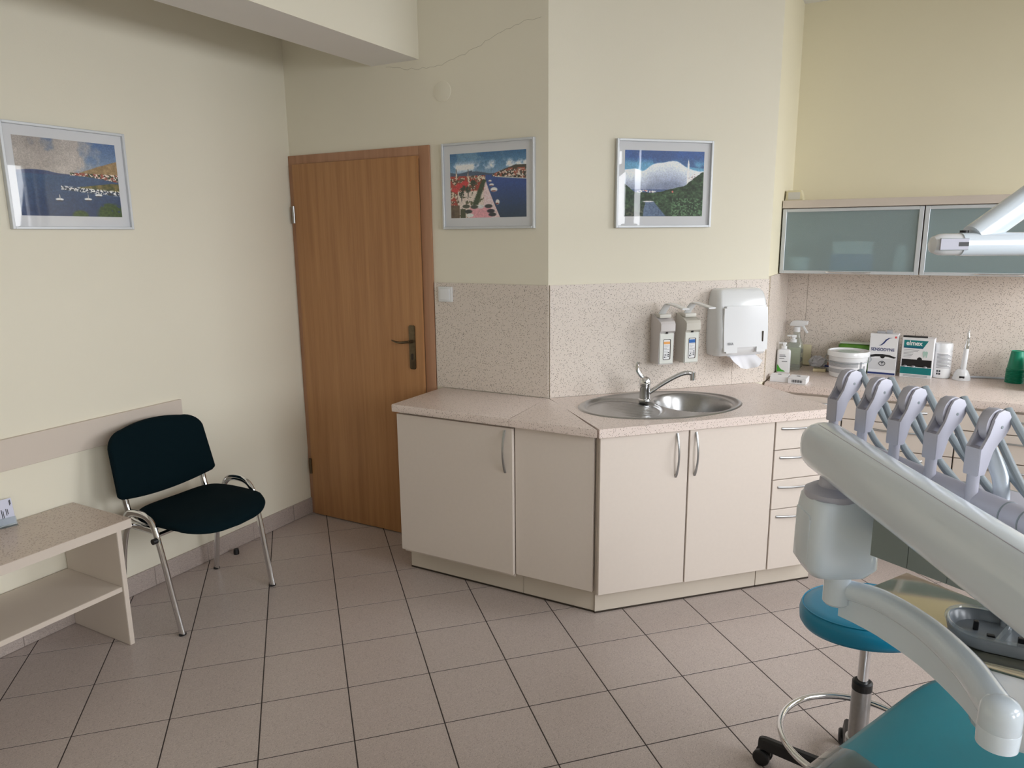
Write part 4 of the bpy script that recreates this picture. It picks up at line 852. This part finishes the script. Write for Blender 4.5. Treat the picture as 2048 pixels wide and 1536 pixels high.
hdg = [(-0.076, 0.160), (0.030, 0.160), (0.056, 0.200), (-0.076, 0.200)]
obj('teal_header', B().prism(hdg, 0, 0.0006, 0, FB()), INKT, t); obj('header_foot', B().prism([(-0.076, 0.158), (0.029, 0.158), (0.034, 0.167), (-0.076, 0.167)], 0, 0.0008, 0, FB()), M('ink_deep_teal', (0, 92, 120), 0.5, var=0.05), t)
text('elmex', 0.034, CARD, t, FRONT(-0.020, -0.0012, 0.184), sx=1.05)
obj('teal_band', B().box(-w+0.001, w-0.001, -0.0011, -0.0001, 0.020, 0.056), INKT, t, smooth=False)
ln = B()
for k, x1 in enumerate((0.010, 0.004, -0.02, -0.022, -0.028, -0.034)): ln.box(-0.074, x1, -0.0009, -0.0002, 0.1475-0.0078*k, 0.1495-0.0078*k)
obj('small_print', ln, INKG, t, smooth=False)['kind'] = 'stuff'
for k in range(2): obj('foot_print', B().box(-0.066, 0.066, -0.0009, -0.0002, 0.006+0.006*k, 0.0085+0.006*k), INKG, t, smooth=False)
tooth = [(0.030, 0.140), (0.036, 0.146), (0.044, 0.143), (0.052, 0.146), (0.058, 0.140), (0.056, 0.126), (0.053, 0.112), (0.049, 0.112), (0.047, 0.124), (0.042, 0.124), (0.040, 0.112), (0.036, 0.112), (0.032, 0.126)]
obj('tooth_mark', B().prism(tooth, 0, 0.0006, 0, FB()), M('tooth_green', (176, 206, 196), 0.6, var=0.05), t)
tag(obj('dark_leaflet', B().box(-0.06, 0.055, -0.02, 0.02, 0, 0.006, 0.001, 1), BLACK, loc=(1.310, 2.605, Z0+hgt+0.0003)), 'dark folded leaflet lying on top of the elmex box', 'leaflet')
t = thing('wipes_canister', 'tall white wipes canister with rounded lid right of the elmex box', 'canister', onc(1.442, 2.640))
obj('can', B().lathe([(0.041, 0), (0.044, 0.003), (0.044, 0.146), (0.0435, 0.150)], 40), WHITEP, t); obj('lid', B().lathe([(0.0455, 0.150), (0.0455, 0.178), (0.042, 0.186), (0.030, 0.189)], 40), WHITEP, t)
def wrapc(r, z0, z1, a0, a1, mat, name, par):
    b = B(); n = 16
    lo = [b.bm.verts.new((r*math.cos(a0+(a1-a0)*i/n), r*math.sin(a0+(a1-a0)*i/n), z0)) for i in range(n+1)]; hi = [b.bm.verts.new((v.co.x, v.co.y, z1)) for v in lo]
    for i in range(n): b.bm.faces.new((lo[i], lo[i+1], hi[i+1], hi[i]))
    return obj(name, b, mat, par)
lb = wrapc(0.0445, 0.01, 0.14, PI+0.0, 2*PI-0.1, CARD, 'label', t)
for k in range(12): wrapc(0.0449, 0.056+0.0065*k, 0.0595+0.0065*k, PI+0.95, 2*PI-0.5-0.25*(k % 3), INKG, 'label_print', lb)
wrapc(0.0449, 0.012, 0.10, PI+0.05, PI+0.45, INKT, 'label_teal', lb)
for a in (1.05, 1.30):
    for z in (0.020, 0.034): wrapc(0.0450, z, z+0.010, PI+a, PI+a+0.18, INKD, 'label_print', lb)
t = thing('curing_light', 'slim white cordless curing light standing in its charging base', 'curing light', onc(1.536, 2.610))
obj('charging_base', B().lathe([(0.042, 0), (0.043, 0.006), (0.036, 0.030), (0.026, 0.050), (0.018, 0.056)], 32), WHITEG, t)
obj('base_display', B().box(-0.012, 0.012, -0.0405, -0.034, 0.013, 0.024, 0.002), BLACK, t)
obj('handpiece', B().tube([(0.004, 0, 0.045), (0.006, 0, 0.10), (0.009, 0, 0.165)], 0.0135, 20, rr=[1, 0.95, 0.85]), WHITEG, t)
obj('tip', B().tube(crv([(0.009, 0, 0.163), (0.011, 0, 0.195), (0.012, 0, 0.225), (0.010, 0, 0.248), (0.012, 0, 0.264)], 4), 0.010, 16, rr=[1, 1, 1, .98, .95, .9, .85, .8, .75, .7, .65, .6, .55, .5, .5, .5, .5]), CHROME, t)
tag(obj('grey_cable', B().tube(crv([(1.50, 2.675, Z0+0.004), (1.62, 2.690, Z0+0.006), (1.72, 2.702, Z0+0.006), (1.86, 2.706, Z0+0.005), (2.1, 2.706, Z0+0.005)], 5), 0.0055, 8), M('cable_grey', (196, 200, 208), 0.4, var=0.05)), 'pale grey cable along the back of the counter behind the curing light', 'cable')
cupme = None
for k in range(11):
    if cupme is None: cupme = finish(B().lathe([(0.043, 0), (0.0445, 0.0015), (0.0435, 0.004), (0.0405, 0.006), (0.030, 0.094), (0.028, 0.096), (0.026, 0.093), (0.025, 0.093)], 32).bm, 'plastic_cup', GREEN)
    o = obj('plastic_cup', cupme, None, loc=(1.772, 2.640, Z0+0.0068*k+0.0002))
    tag(o, 'topmost green plastic cup of the inverted stack at the right end of the counter' if k == 10 else 'green plastic cup nested upside down in the stack under the topmost cup', 'cup', 'stack of green cups')
t = thing('storage_box', 'pale grey plastic box at the right end of the back counter', 'box', onc(1.93, 2.50))
obj('shell', B().box(-0.125, 0.125, -0.10, 0.10, 0, 0.125, 0.006), IVORY, t); obj('lid', B().box(-0.128, 0.128, -0.103, 0.103, 0.125, 0.140, 0.004), WHITEP, t)
# ================================================================== STOOL
st = thing('stool', 'round teal stool with chrome column, foot ring and black castor base', 'stool', (1.236, 0.257, 0))
Mt = Matrix.Translation((0, 0, 0.558)) @ Vector((0, 0, 1)).rotation_difference(Vector((-0.098, 0.070, 1)).normalized()).to_matrix().to_4x4()
obj('seat', B().lathe([(0.150, 0), (0.168, 0.004), (0.1745, 0.016), (0.1745, 0.040), (0.171, 0.052), (0.162, 0.0595), (0.14, 0.062), (0.08, 0.064), (0.02, 0.064)], 64, Mt), TEAL, st, ang=1.0)
obj('piping', B().tube([Mt @ Vector((0.1655*math.cos(a*PI/32), 0.1655*math.sin(a*PI/32), 0.0585)) for a in range(64)], 0.0018, 6, close=True), TEAL, st)
obj('seat_plate', B().lathe([(0.09, -0.014), (0.09, 0.0)], 24, Mt), BLACK, st)
obj('gas_lift', B().cyl((0, 0, 0.36), (0, 0, 0.55), 0.0145, 24), CHROME, st)
obj('collar', B().lathe([(0.0265, 0.366), (0.0265, 0.388), (0.021, 0.392), (0.016, 0.392)], 24), BLACK, st)
obj('column', B().lathe([(0.0255, 0.085), (0.0255, 0.366)], 28), STEEL, st)
obj('foot_ring', B().tube([(0.205*math.cos(a*PI/36), 0.205*math.sin(a*PI/36), 0.202) for a in range(72)], 0.0095, 14, close=True), CHROME, st)
sp = B()
for k in range(3): a = math.radians(150+120*k+20); sp.cyl((0.02*math.cos(a), 0.02*math.sin(a), 0.202), (0.2*math.cos(a), 0.2*math.sin(a), 0.202), 0.0065, 10)
obj('ring_spoke', sp, CHROME, st) if False else sp.bm.free()
obj('ring_clamp', B().lathe([(0.026, 0.190), (0.031, 0.192), (0.031, 0.212), (0.026, 0.214)], 24), STEEL, st)
obj('hub', B().lathe([(0.030, 0.055), (0.042, 0.060), (0.042, 0.098), (0.030, 0.104)], 24), BLACK, st)
armme = wheelme = forkme = None
for k in range(5):
    a = math.radians(169+72*k)
    if armme is None:
        prof = lambda s, hw, h0, h1: [(s, -hw, h0), (s, hw, h0), (s, hw*0.8, h1-0.006), (s, hw*0.4, h1), (s, -hw*0.4, h1), (s, -hw*0.8, h1-0.006)]
        armme = finish(B().rings([prof(0.03, 0.020, 0.058, 0.098), prof(0.15, 0.017, 0.056, 0.094), prof(0.255, 0.015, 0.054, 0.090), prof(0.268, 0.014, 0.054, 0.086), prof(0.274, 0.010, 0.058, 0.082)]).bm, 'base_arm', BLACK)
    am = obj('base_arm', armme, None, st, rotz=a)
    if forkme is None:
        forkme = finish(B().cyl((0.253, 0, 0.045), (0.253, 0, 0.058), 0.008, 10).box(0.236, 0.270, -0.006, 0.006, 0.03, 0.048, 0.003).bm, 'castor_stem', BLACK)
        w1 = B()
        for s in (-1, 1): w1.lathe([(0.021, 0), (0.0255, 0.003), (0.0255, 0.014), (0.022, 0.018), (0.008, 0.019)], 24, Matrix.Translation((0.260, 0.0065*s, 0.0257)) @ Matrix.Rotation(-PI/2*s, 4, 'X'))
        wheelme = finish(w1.bm, 'castor', BLACK)
        ringme = finish(B().tube([(0.260+0.022*math.cos(q*PI/12), -0.0250, 0.0257+0.022*math.sin(q*PI/12)) for q in range(24)], 0.0008, 5, close=True, ref=(0, 1, 0)).bm, 'castor_trim', NICKEL)
    obj('castor_stem', forkme, None, am)
    w_ = obj('castor', wheelme, None, am); obj('castor_trim', ringme, None, am)

# ================================================================== PATIENT CHAIR
aD = Vector((0.434, 0.901, 0)).normalized(); rD = Vector((aD.y, -aD.x, 0))
PO = Vector((1.184, -0.442, 0)) - rD*0.024; HWD = 0.27
pc = thing('patient_chair', 'large teal dental patient chair at the lower right, foot end under clear plastic', 'dental chair', PO + rD*HWD, math.atan2(aD.y, aD.x))
# local: +x along the chair towards the foot end, +y to its left
outl = []
for k in range(25): t = PI/2 - PI*k/24; outl.append((0.41+0.35*math.cos(t), HWD*math.sin(t)))
for k in range(25): t = -PI/2 - PI*k/24; outl.append((-0.62+0.20*math.cos(t), HWD*math.sin(t)))
def chz(x, y): return 0.512 + 0.010*math.cos((x-0.1)*2.2)
pcu = pad(outl, chz, 0.080, 0.008)
cush = obj('cushion', pcu, TEALC, pc, ang=1.0)
fb = B().prism([(x*1.012, y*1.035) for x, y in outl], 0.470, 0.522, 0.010)
obj('cushion_shell', fb, WHITEG, pc, ang=0.8)
obj('piping', B().tube([(x*1.008, y*1.022, 0.545) for x, y in outl], 0.006, 8, close=True), WHITEP, pc, ang=1.0)
# clear protective sheet over the left half
sh_ = B(); NXs = 20; rows = []
for i in range(NXs+1):
    x = -0.60+0.64*i/NXs; row = []
    for j in range(13):
        y = HWD*0.985*(1-2*j/12)
        k = max(abs(y)/HWD, 0); drop = 0.0 if k < 0.90 else -0.040*((k-0.90)/0.085)**2
        row.append(sh_.bm.verts.new((x + 0.06*(y/HWD), y*1.03, chz(x, y)+0.080+0.008*(1-k*k)*0.9+0.0035+drop*0.5+0.0008*math.sin(i*2.1+j))))
    rows.append(row)
for i in range(NXs):
    for j in range(12): sh_.bm.faces.new((rows[i][j], rows[i+1][j], rows[i+1][j+1], rows[i][j+1]))
r_ = bmesh.ops.extrude_face_region(sh_.bm, geom=sh_.bm.faces[:])
for e in r_['geom']:
    if isinstance(e, bmesh.types.BMVert): e.co.z += 0.0008
obj('plastic_cover', sh_, SHEET, pc, ang=1.2)
ped = B(); ped.rings([[(x+sx_, y, z) for x, y in rrect(hx, hy, 0.06)] for z, hx, hy, sx_ in ((0.001, 0.36, 0.20, -0.08), (0.05, 0.35, 0.19, -0.08), (0.08, 0.22, 0.13, -0.08), (0.40, 0.16, 0.11, -0.08), (0.469, 0.26, 0.16, -0.08))])
obj('pedestal', ped, WHITEG, pc)

# ================================================================== DENTAL UNIT
du = thing('dental_unit', 'white dental delivery unit with thick swing arm, five instrument holders and tray', 'dental unit', (2.20, -0.35, 0))
off = Vector((-2.20, 0.35, 0))
def D(x, y, z=0): return Vector((x, y, z)) + off
adir = Vector((0.469, -0.883, 0)); an_ = Vector((0.883, 0.469, 0))
A0 = Vector((1.147, -0.438, 1.240))
def arm_ring(t, k, hw, hh):
    out = []
    for j in range(28):
        a = 2*PI*j/28; ca, sa = math.cos(a), math.sin(a); e = 0.82
        out.append(A0 + off + adir*t + an_*(math.copysign(abs(ca)**e, ca)*hw*k) + Vector((0, 0, math.copysign(abs(sa)**e, sa)*hh*k)))
    return out
rg = []
for q in range(7):
    a = PI/2*q/6; rg.append(arm_ring(-0.048*math.cos(a) if q else -0.048, max(0.12, math.sin(a)), 0.041, 0.044))
for t in (0.1, 0.3, 0.6, 0.86): rg.append(arm_ring(t, 1, 0.041, 0.044))
obj('main_arm', B().rings(rg), UNITW, du, ang=0.8)
obj('arm_seam', B().tube([A0+off+adir*t+an_*(-0.015)+Vector((0, 0, 0.0418)) for t in (0.0, 0.2, 0.5, 0.85)], 0.0009, 5), UNITG, du)
AE = A0 + adir*0.90
obj('elbow', B().lathe([(0.05, 1.12), (0.058, 1.13), (0.058, 1.30), (0.05, 1.31)], 32, Matrix.Translation(D(AE.x, AE.y))), UNITW, du)
obj('rear_arm', B().tube([D(AE.x, AE.y, 1.16), D(1.80, -0.9, 1.16), D(2.18, -0.42, 1.16)], 0.042, 20), UNITW, du)
obj('column', B().rings([[(x, y, z) for x, y in rrect(0.13*k, 0.15*k, 0.05)] for z, k in ((0.001, 1.4), (0.04, 1.38), (0.08, 1), (1.24, 1), (1.27, 0.9))]), WHITEG, du)
# swivel housing at the free end of the arm
HC_ = Vector((1.178, -0.462, 0)); hr = math.radians(28)
Mh = Matrix.Translation(D(HC_.x, HC_.y)) @ Matrix.Rotation(hr, 4, 'Z')
obj('neck', B().lathe([(0.030, 1.172), (0.024, 1.180), (0.022, 1.212)], 24, Mh @ Matrix.Translation((-0.012, 0.0, 0))), UNITG, du)
obj('collar', B().lathe([(0.045, 1.160), (0.047, 1.163), (0.047, 1.172), (0.034, 1.180)], 32, Mh @ Matrix.Translation((-0.012, 0.0, 0))), UNITG, du)
hs = []
for z, hx, hy, dx_ in ((1.016, 0.038, 0.030, 0.0), (1.022, 0.050, 0.040, 0.0), (1.040, 0.0615, 0.050, 0.0), (1.09, 0.0610, 0.050, 0.0), (1.135, 0.058, 0.049, -0.001), (1.158, 0.052, 0.047, -0.004), (1.163, 0.047, 0.044, -0.006)):
    hs.append([Mh @ Vector((x+dx_, y, z)) for x, y in rrect(hx, hy, 0.022)])
obj('swivel_housing', B().rings(hs), UNITW, du, ang=0.7)
obj('side_cover', B().prism([(-0.030, 1.044), (-0.030, 1.128), (-0.024, 1.134), (0.030, 1.134), (0.030, 1.044)], -0.003, 0.003, 0.002, Mh @ Matrix.Translation((-0.0590, 0.0, 0)) @ Matrix(((0,0,1,0),(1,0,0,0),(0,1,0,0),(0,0,0,1)))), UNITW, du)
obj('grip', B().tube(crv([Mh @ Vector((0.050, -0.03, 1.128)), Mh @ Vector((0.062, -0.026, 1.112)), Mh @ Vector((0.076, -0.012, 1.108)), Mh @ Vector((0.088, 0.01, 1.118))], 4), 0.010, 10), UNITW, du)
obj('lower_neck', B().lathe([(0.019, 0.962), (0.0225, 0.966), (0.0225, 1.018)], 24, Matrix.Translation(D(1.187, -0.470))), UNITW, du)
# curved lower arm
LP = crv([D(1.190, -0.470, 0.992), D(1.225, -0.476, 0.993), D(1.265, -0.500, 0.996), D(1.324, -0.567, 0.999), D(1.373, -0.657, 1.000), D(1.400, -0.735, 0.998), D(1.408, -0.765, 0.996)], 7)
obj('lower_arm', B().tube(LP, 0.0185, 16, ry=0.0205, power=0.85, rr=[0.82+0.36*i_/(len(LP)-1) for i_ in range(len(LP))]), UNITW, du, ang=0.9)
wb = B(); n = len(LP)
rgs = []
for i, p in enumerate(LP):
    t = (LP[min(i+1, n-1)]-LP[max(i-1, 0)]).normalized(); s = Vector((-t.y, t.x, 0)); k = i/(n-1); h0 = 0.040+0.022*math.sin(PI*k)-0.012*k; z1 = p.z-0.010
    rgs.append([p+s*0.005+Vector((0, 0, z1-p.z)), p-s*0.005+Vector((0, 0, z1-p.z)), p-s*0.004+Vector((0, 0, -0.010-h0)), p+s*0.004+Vector((0, 0, -0.010-h0))])
obj('arm_web', B().rings(rgs[1:-4]), UNITW, du)
obj('end_hub', B().lathe([(0.016, 0.950), (0.0245, 0.953), (0.0255, 0.978), (0.0250, 0.979), (0.0253, 0.980), (0.0250, 0.998), (0.0235, 1.009), (0.018, 1.017), (0.010, 1.0205), (0.003, 1.021)], 32, Matrix.Translation(D(1.408, -0.760))), UNITW, du)
# instrument table
T0 = Vector((1.236, -0.556, 0)); tdir = Vector((0.873, -0.488, 0)).normalized(); tn = Vector((0.488, 0.873, 0)).normalized()
def TP(a, b_, z): return T0 + off + tdir*a + tn*b_ + Vector((0, 0, z))
tbo = [(0, 0.004), (0.36, 0.004), (0.39, 0.012), (0.41, 0.04), (0.42, 0.08), (0.42, 0.15), (0.41, 0.18), (0.38, 0.20), (0.10, 0.20), (0.05, 0.185), (0.015, 0.15), (0.0, 0.10)]
obj('instrument_table', B().prism([tuple(TP(a, b_, 0)[:2]) for a, b_ in tbo], 1.106, 1.206, 0.006), UNITD, du)
obj('table_mat', B().prism([tuple(TP(0.20+(a-0.20)*0.86, 0.105+(b_-0.105)*0.82, 0)[:2]) for a, b_ in tbo], 1.2062, 1.2085), UNITG, du)
for k in range(6):
    a0, a1 = 0.0005+0.0605*k, 0.0600+0.0605*k
    obj('front_panel', B().rings([[TP(a, b_, z) for a, b_ in ((a0, 0.0), (a1, 0.0), (a1, 0.005), (a0, 0.005))] for z in (1.100, 1.206)]), UNITD, du, smooth=False)
bdir = Vector((0.646, -0.763, 0)).normalized(); B0 = Vector((1.149+0.012, -0.359+0.010, 0))
def BP(s, z): return B0 + off + bdir*s + Vector((0, 0, z))
obj('holder_bar', B().cyl(BP(-0.03, 1.228), BP(0.62, 1.228), 0.019, 20), UNITG, du)
for s in (0.375, 0.405, 0.44, 0.50): obj('bar_ring', B().cyl(BP(s, 1.228), BP(s+0.0022, 1.228), 0.0196, 20), UNITH, du)
lvb = B().box(-0.008, 0.008, -0.026, 0.026, -0.005, 0.005, 0.003); lvb.bm.transform(Matrix.Translation(BP(0.432, 1.247) + Vector((0.004, -0.012, 0))) @ Matrix.Rotation(math.radians(-32), 4, 'Z') @ Matrix.Rotation(math.radians(8), 4, 'X'))
obj('bar_lever', lvb, UNITH, du)
# instrument holders
hw = math.radians(-38); SPC = 0.0806
YZX = Matrix(((0,0,1,0),(1,0,0,0),(0,1,0,0),(0,0,0,1)))
prof = [(-0.004, 0.0), (0.013, 0.0), (0.019, 0.014), (0.026, 0.034), (0.040, 0.045), (0.055, 0.054), (0.065, 0.066), (0.066, 0.078), (0.058, 0.089), (0.044, 0.093), (0.030, 0.090), (0.021, 0.080), (0.014, 0.058), (-0.004, 0.040)]
prof = [(q*0.86, z) for q, z in prof]
platme = [finish(B().prism(prof, s*0.0098-0.0020, s*0.0098+0.0020, 0.0012, YZX).bm, 'fork_plate', UNITG) for s in (-1, 1)]
blockme = finish(B().prism([(-0.0042, -0.001), (0.012, -0.001), (0.018, 0.014), (0.012, 0.040), (-0.0042, 0.040)], -0.0108, 0.0108, 0.0015, YZX).bm, 'fork_block', UNITG)
wheelm = finish(B().lathe([(0.018, -0.0072), (0.0245, -0.006), (0.0255, 0.0), (0.0245, 0.006), (0.018, 0.0072)], 32, Matrix.Translation((0, 0.035, 0.069)) @ Matrix.Rotation(PI/2, 4, 'Y')).bm, 'roller', UNITG)
pinm = finish(B().cyl((0.0116, 0.036, 0.068), (0.0124, 0.036, 0.068), 0.0024, 10).bm, 'pin', UNITH)
polem = finish(B().cyl((0, 0.004, -0.062), (0, 0.004, 0.001), 0.0085, 14).bm, 'stalk', UNITG)
for k in range(5):
    P = B0 + bdir*(SPC*k) + Vector((-0.012, -0.010, 0))
    hd = obj('instrument_holder', blockme, None, du, loc=D(P.x, P.y, 1.272), rotz=hw)
    for me_, nm in ((platme[0], 'fork_plate'), (platme[1], 'fork_plate'), (wheelm, 'roller'), (pinm, 'pin'), (polem, 'stalk')): obj(nm, me_, None, hd)
    qv = Matrix.Rotation(hw, 3, 'Z') @ Vector((0, 1, 0))
    W0 = Vector((P.x, P.y, 0)) + qv*0.040
    top = W0 + qv*0.022 + Vector((0, 0, 1.362)); low = W0 + qv*0.012 + Vector((0, 0, 1.318))
    e1 = B0 + bdir*(SPC*k+0.175) + qv*0.05 + Vector((0, 0, 1.215)); e2 = B0 + bdir*(SPC*k+0.115) + qv*0.045 + Vector((0, 0, 1.215))
    m1 = top*0.55+e1*0.45+Vector((0, 0, -0.016)); m2 = low*0.5+e2*0.5+Vector((0, 0, -0.022))
    obj('hose', B().tube(crv([top+off, m1+off, e1+off], 8), 0.0072, 10, ry=0.0046), UNITH, du)
    obj('hose', B().tube(crv([low+off, m2+off, e2+off], 8), 0.0068, 10, ry=0.0044), UNITH, du)
obj('hose_nozzle', B().tube(crv([BP(0.335, 1.232)+Vector((0.022, 0.026, 0)), BP(0.335, 1.262)+Vector((0.018, 0.03, 0)), BP(0.325, 1.300)+Vector((0.008, 0.036, 0))], 6), 0.011, 12), UNITW, du)
# polished tray, dish and console below the table
tray = B().prism([tuple(D(*p)[:2]) for p in ((1.226, -0.352), (1.300, -0.229), (1.66, -0.44), (1.60, -0.56), (1.31, -0.52), (1.262, -0.43))], 0.934, 0.942, 0.002)
obj('polished_tray', tray, MIRR, du)
cons = []
for z, k in ((0.800, 0.86), (0.815, 0.95), (0.90, 1.0), (0.922, 0.985), (0.932, 0.94)): cons.append([D(1.60+x*k, -0.432+y*k, z) for x, y in rrect(0.205, 0.108, 0.05)])
obj('console', B().rings(cons), WHITEG, du, ang=0.8)
obj('console_bracket', B().tube([D(1.72, -0.42, 0.86), D(2.1, -0.37, 0.86)], 0.04, 16), WHITEG, du)
dish = []
for z, k in ((0.943, 0.90), (0.948, 0.97), (0.962, 1.0), (0.966, 0.985), (0.962, 0.93), (0.949, 0.86), (0.947, 0.5)): dish.append([D(1.462+x*k, -0.442+y*k, z) for x, y in rrect(0.102, 0.057, 0.050, 6)])
ds = obj('instrument_dish', B().rings(dish), M('dish_dark', (112, 118, 124), 0.25, var=0.08), du, ang=0.8)
obj('dish_rim', B().tube([D(1.462+x, -0.442+y, 0.968) for x, y in rrect(0.101, 0.056, 0.050, 6)], 0.004, 8, close=True), CLEARP, ds)
obj('dish_divider', B().box(-0.003, 0.003, -0.048, 0.048, 0.947, 0.962), CLEARP, ds, loc=D(1.445, -0.442, 0), rotz=math.radians(-20), smooth=False)
for x, y, hx, hz in ((1.405, -0.43, .004, .016), (1.425, -0.455, .006, .008), (1.475, -0.462, .014, .017), (1.515, -0.47, .006, .010)): obj('dish_clip', B().box(x-hx, x+hx, y-.004, y+.004, 0.948, 0.948+hz, 0.001, 1), BLACK, ds, loc=off)
obj('dish_post', B().cyl(D(1.452, -0.395, 0.944), D(1.452, -0.395, 1.005), 0.011, 16, 0.008), CHROME, ds)

# ================================================================== OVERHEAD LAMP ARM
la = thing('lamp_arm', 'slim white articulated lamp arm reaching in from the right, above the counter', 'lamp arm', (2.12, 0.80, HC))
lo_ = Vector((-2.12, -0.80, -HC))
def Lp(x, y, z): return Vector((x, y, z)) + lo_
hd_ = Vector((0.879, 0.477, 0)).normalized()
H0 = Vector((1.352, 0.334, 1.584))
obj('lower_arm', B().tube([H0+lo_, H0+hd_*0.86+lo_], 0.0285, 24, ry=0.0285, power=0.85), UNITW, la, ang=0.8)
Ep = Vector((1.318, 0.315, 1.584))
ec = []
for q, k in ((-0.032, 0.35), (-0.026, 0.72), (-0.012, 0.93), (0.0, 0.97), (0.042, 0.97)):
    ec.append([Ep+hd_*q+Vector((-hd_.y, hd_.x, 0))*(math.cos(2*PI*j/20)*0.0275*k)+Vector((0, 0, math.sin(2*PI*j/20)*0.0275*k))+lo_ for j in range(20)])
obj('arm_end', B().rings(ec), WHITEG, la)
sd = Vector((hd_.y, -hd_.x, 0))
def slotbox(c0, c1, z0, z1, d0, d1): 
    return B().rings([[H0+hd_*c+sd*d+Vector((0, 0, z))+lo_ for c, z in ((c0, z0), (c1, z0), (c1, z1), (c0, z1))] for d in (d0, d1)])
obj('end_cheek', slotbox(-0.060, 0.008, -0.012, 0.014, 0.0235, 0.0290), UNITG, la, smooth=False)
obj('end_slot', slotbox(-0.016, 0.008, -0.004, 0.006, 0.0288, 0.0296), BLACK, la, smooth=False)
obj('end_line', slotbox(-0.060, 0.008, 0.0142, 0.0152, 0.0240, 0.0293), UNITH, la, smooth=False)
obj('end_line', slotbox(-0.060, 0.008, -0.0132, -0.0122, 0.0240, 0.0293), UNITH, la, smooth=False)
U0 = Vector((1.385, 0.362, 1.600)); ud = Vector((0.1175, 0.087, 0.0985)).normalized()
obj('upper_arm', B().tube([U0+lo_, U0+ud*1.02+lo_], 0.0290, 24, ry=0.0330, power=0.8), UNITW, la, ang=0.8)
obj('joint_pin', B().cyl(Lp(1.362, 0.345, 1.606), Lp(1.362, 0.345, 1.618), 0.010, 14), BLACK, la)
obj('ceiling_pole', B().lathe([(0.11, 0), (0.11, -0.02), (0.045, -0.05), (0.035, -0.06), (0.035, -1.28), (0.03, -1.29)], 28), UNITW, la)
obj('pole_joint', B().lathe([(0.06, -1.32), (0.065, -1.30), (0.065, -1.16), (0.06, -1.14)], 28), WHITEG, la)
obj('pole_joint', B().lathe([(0.06, -0.74), (0.065, -0.72), (0.065, -0.54), (0.06, -0.52)], 28), WHITEG, la)
bpy.context.view_layer.update()
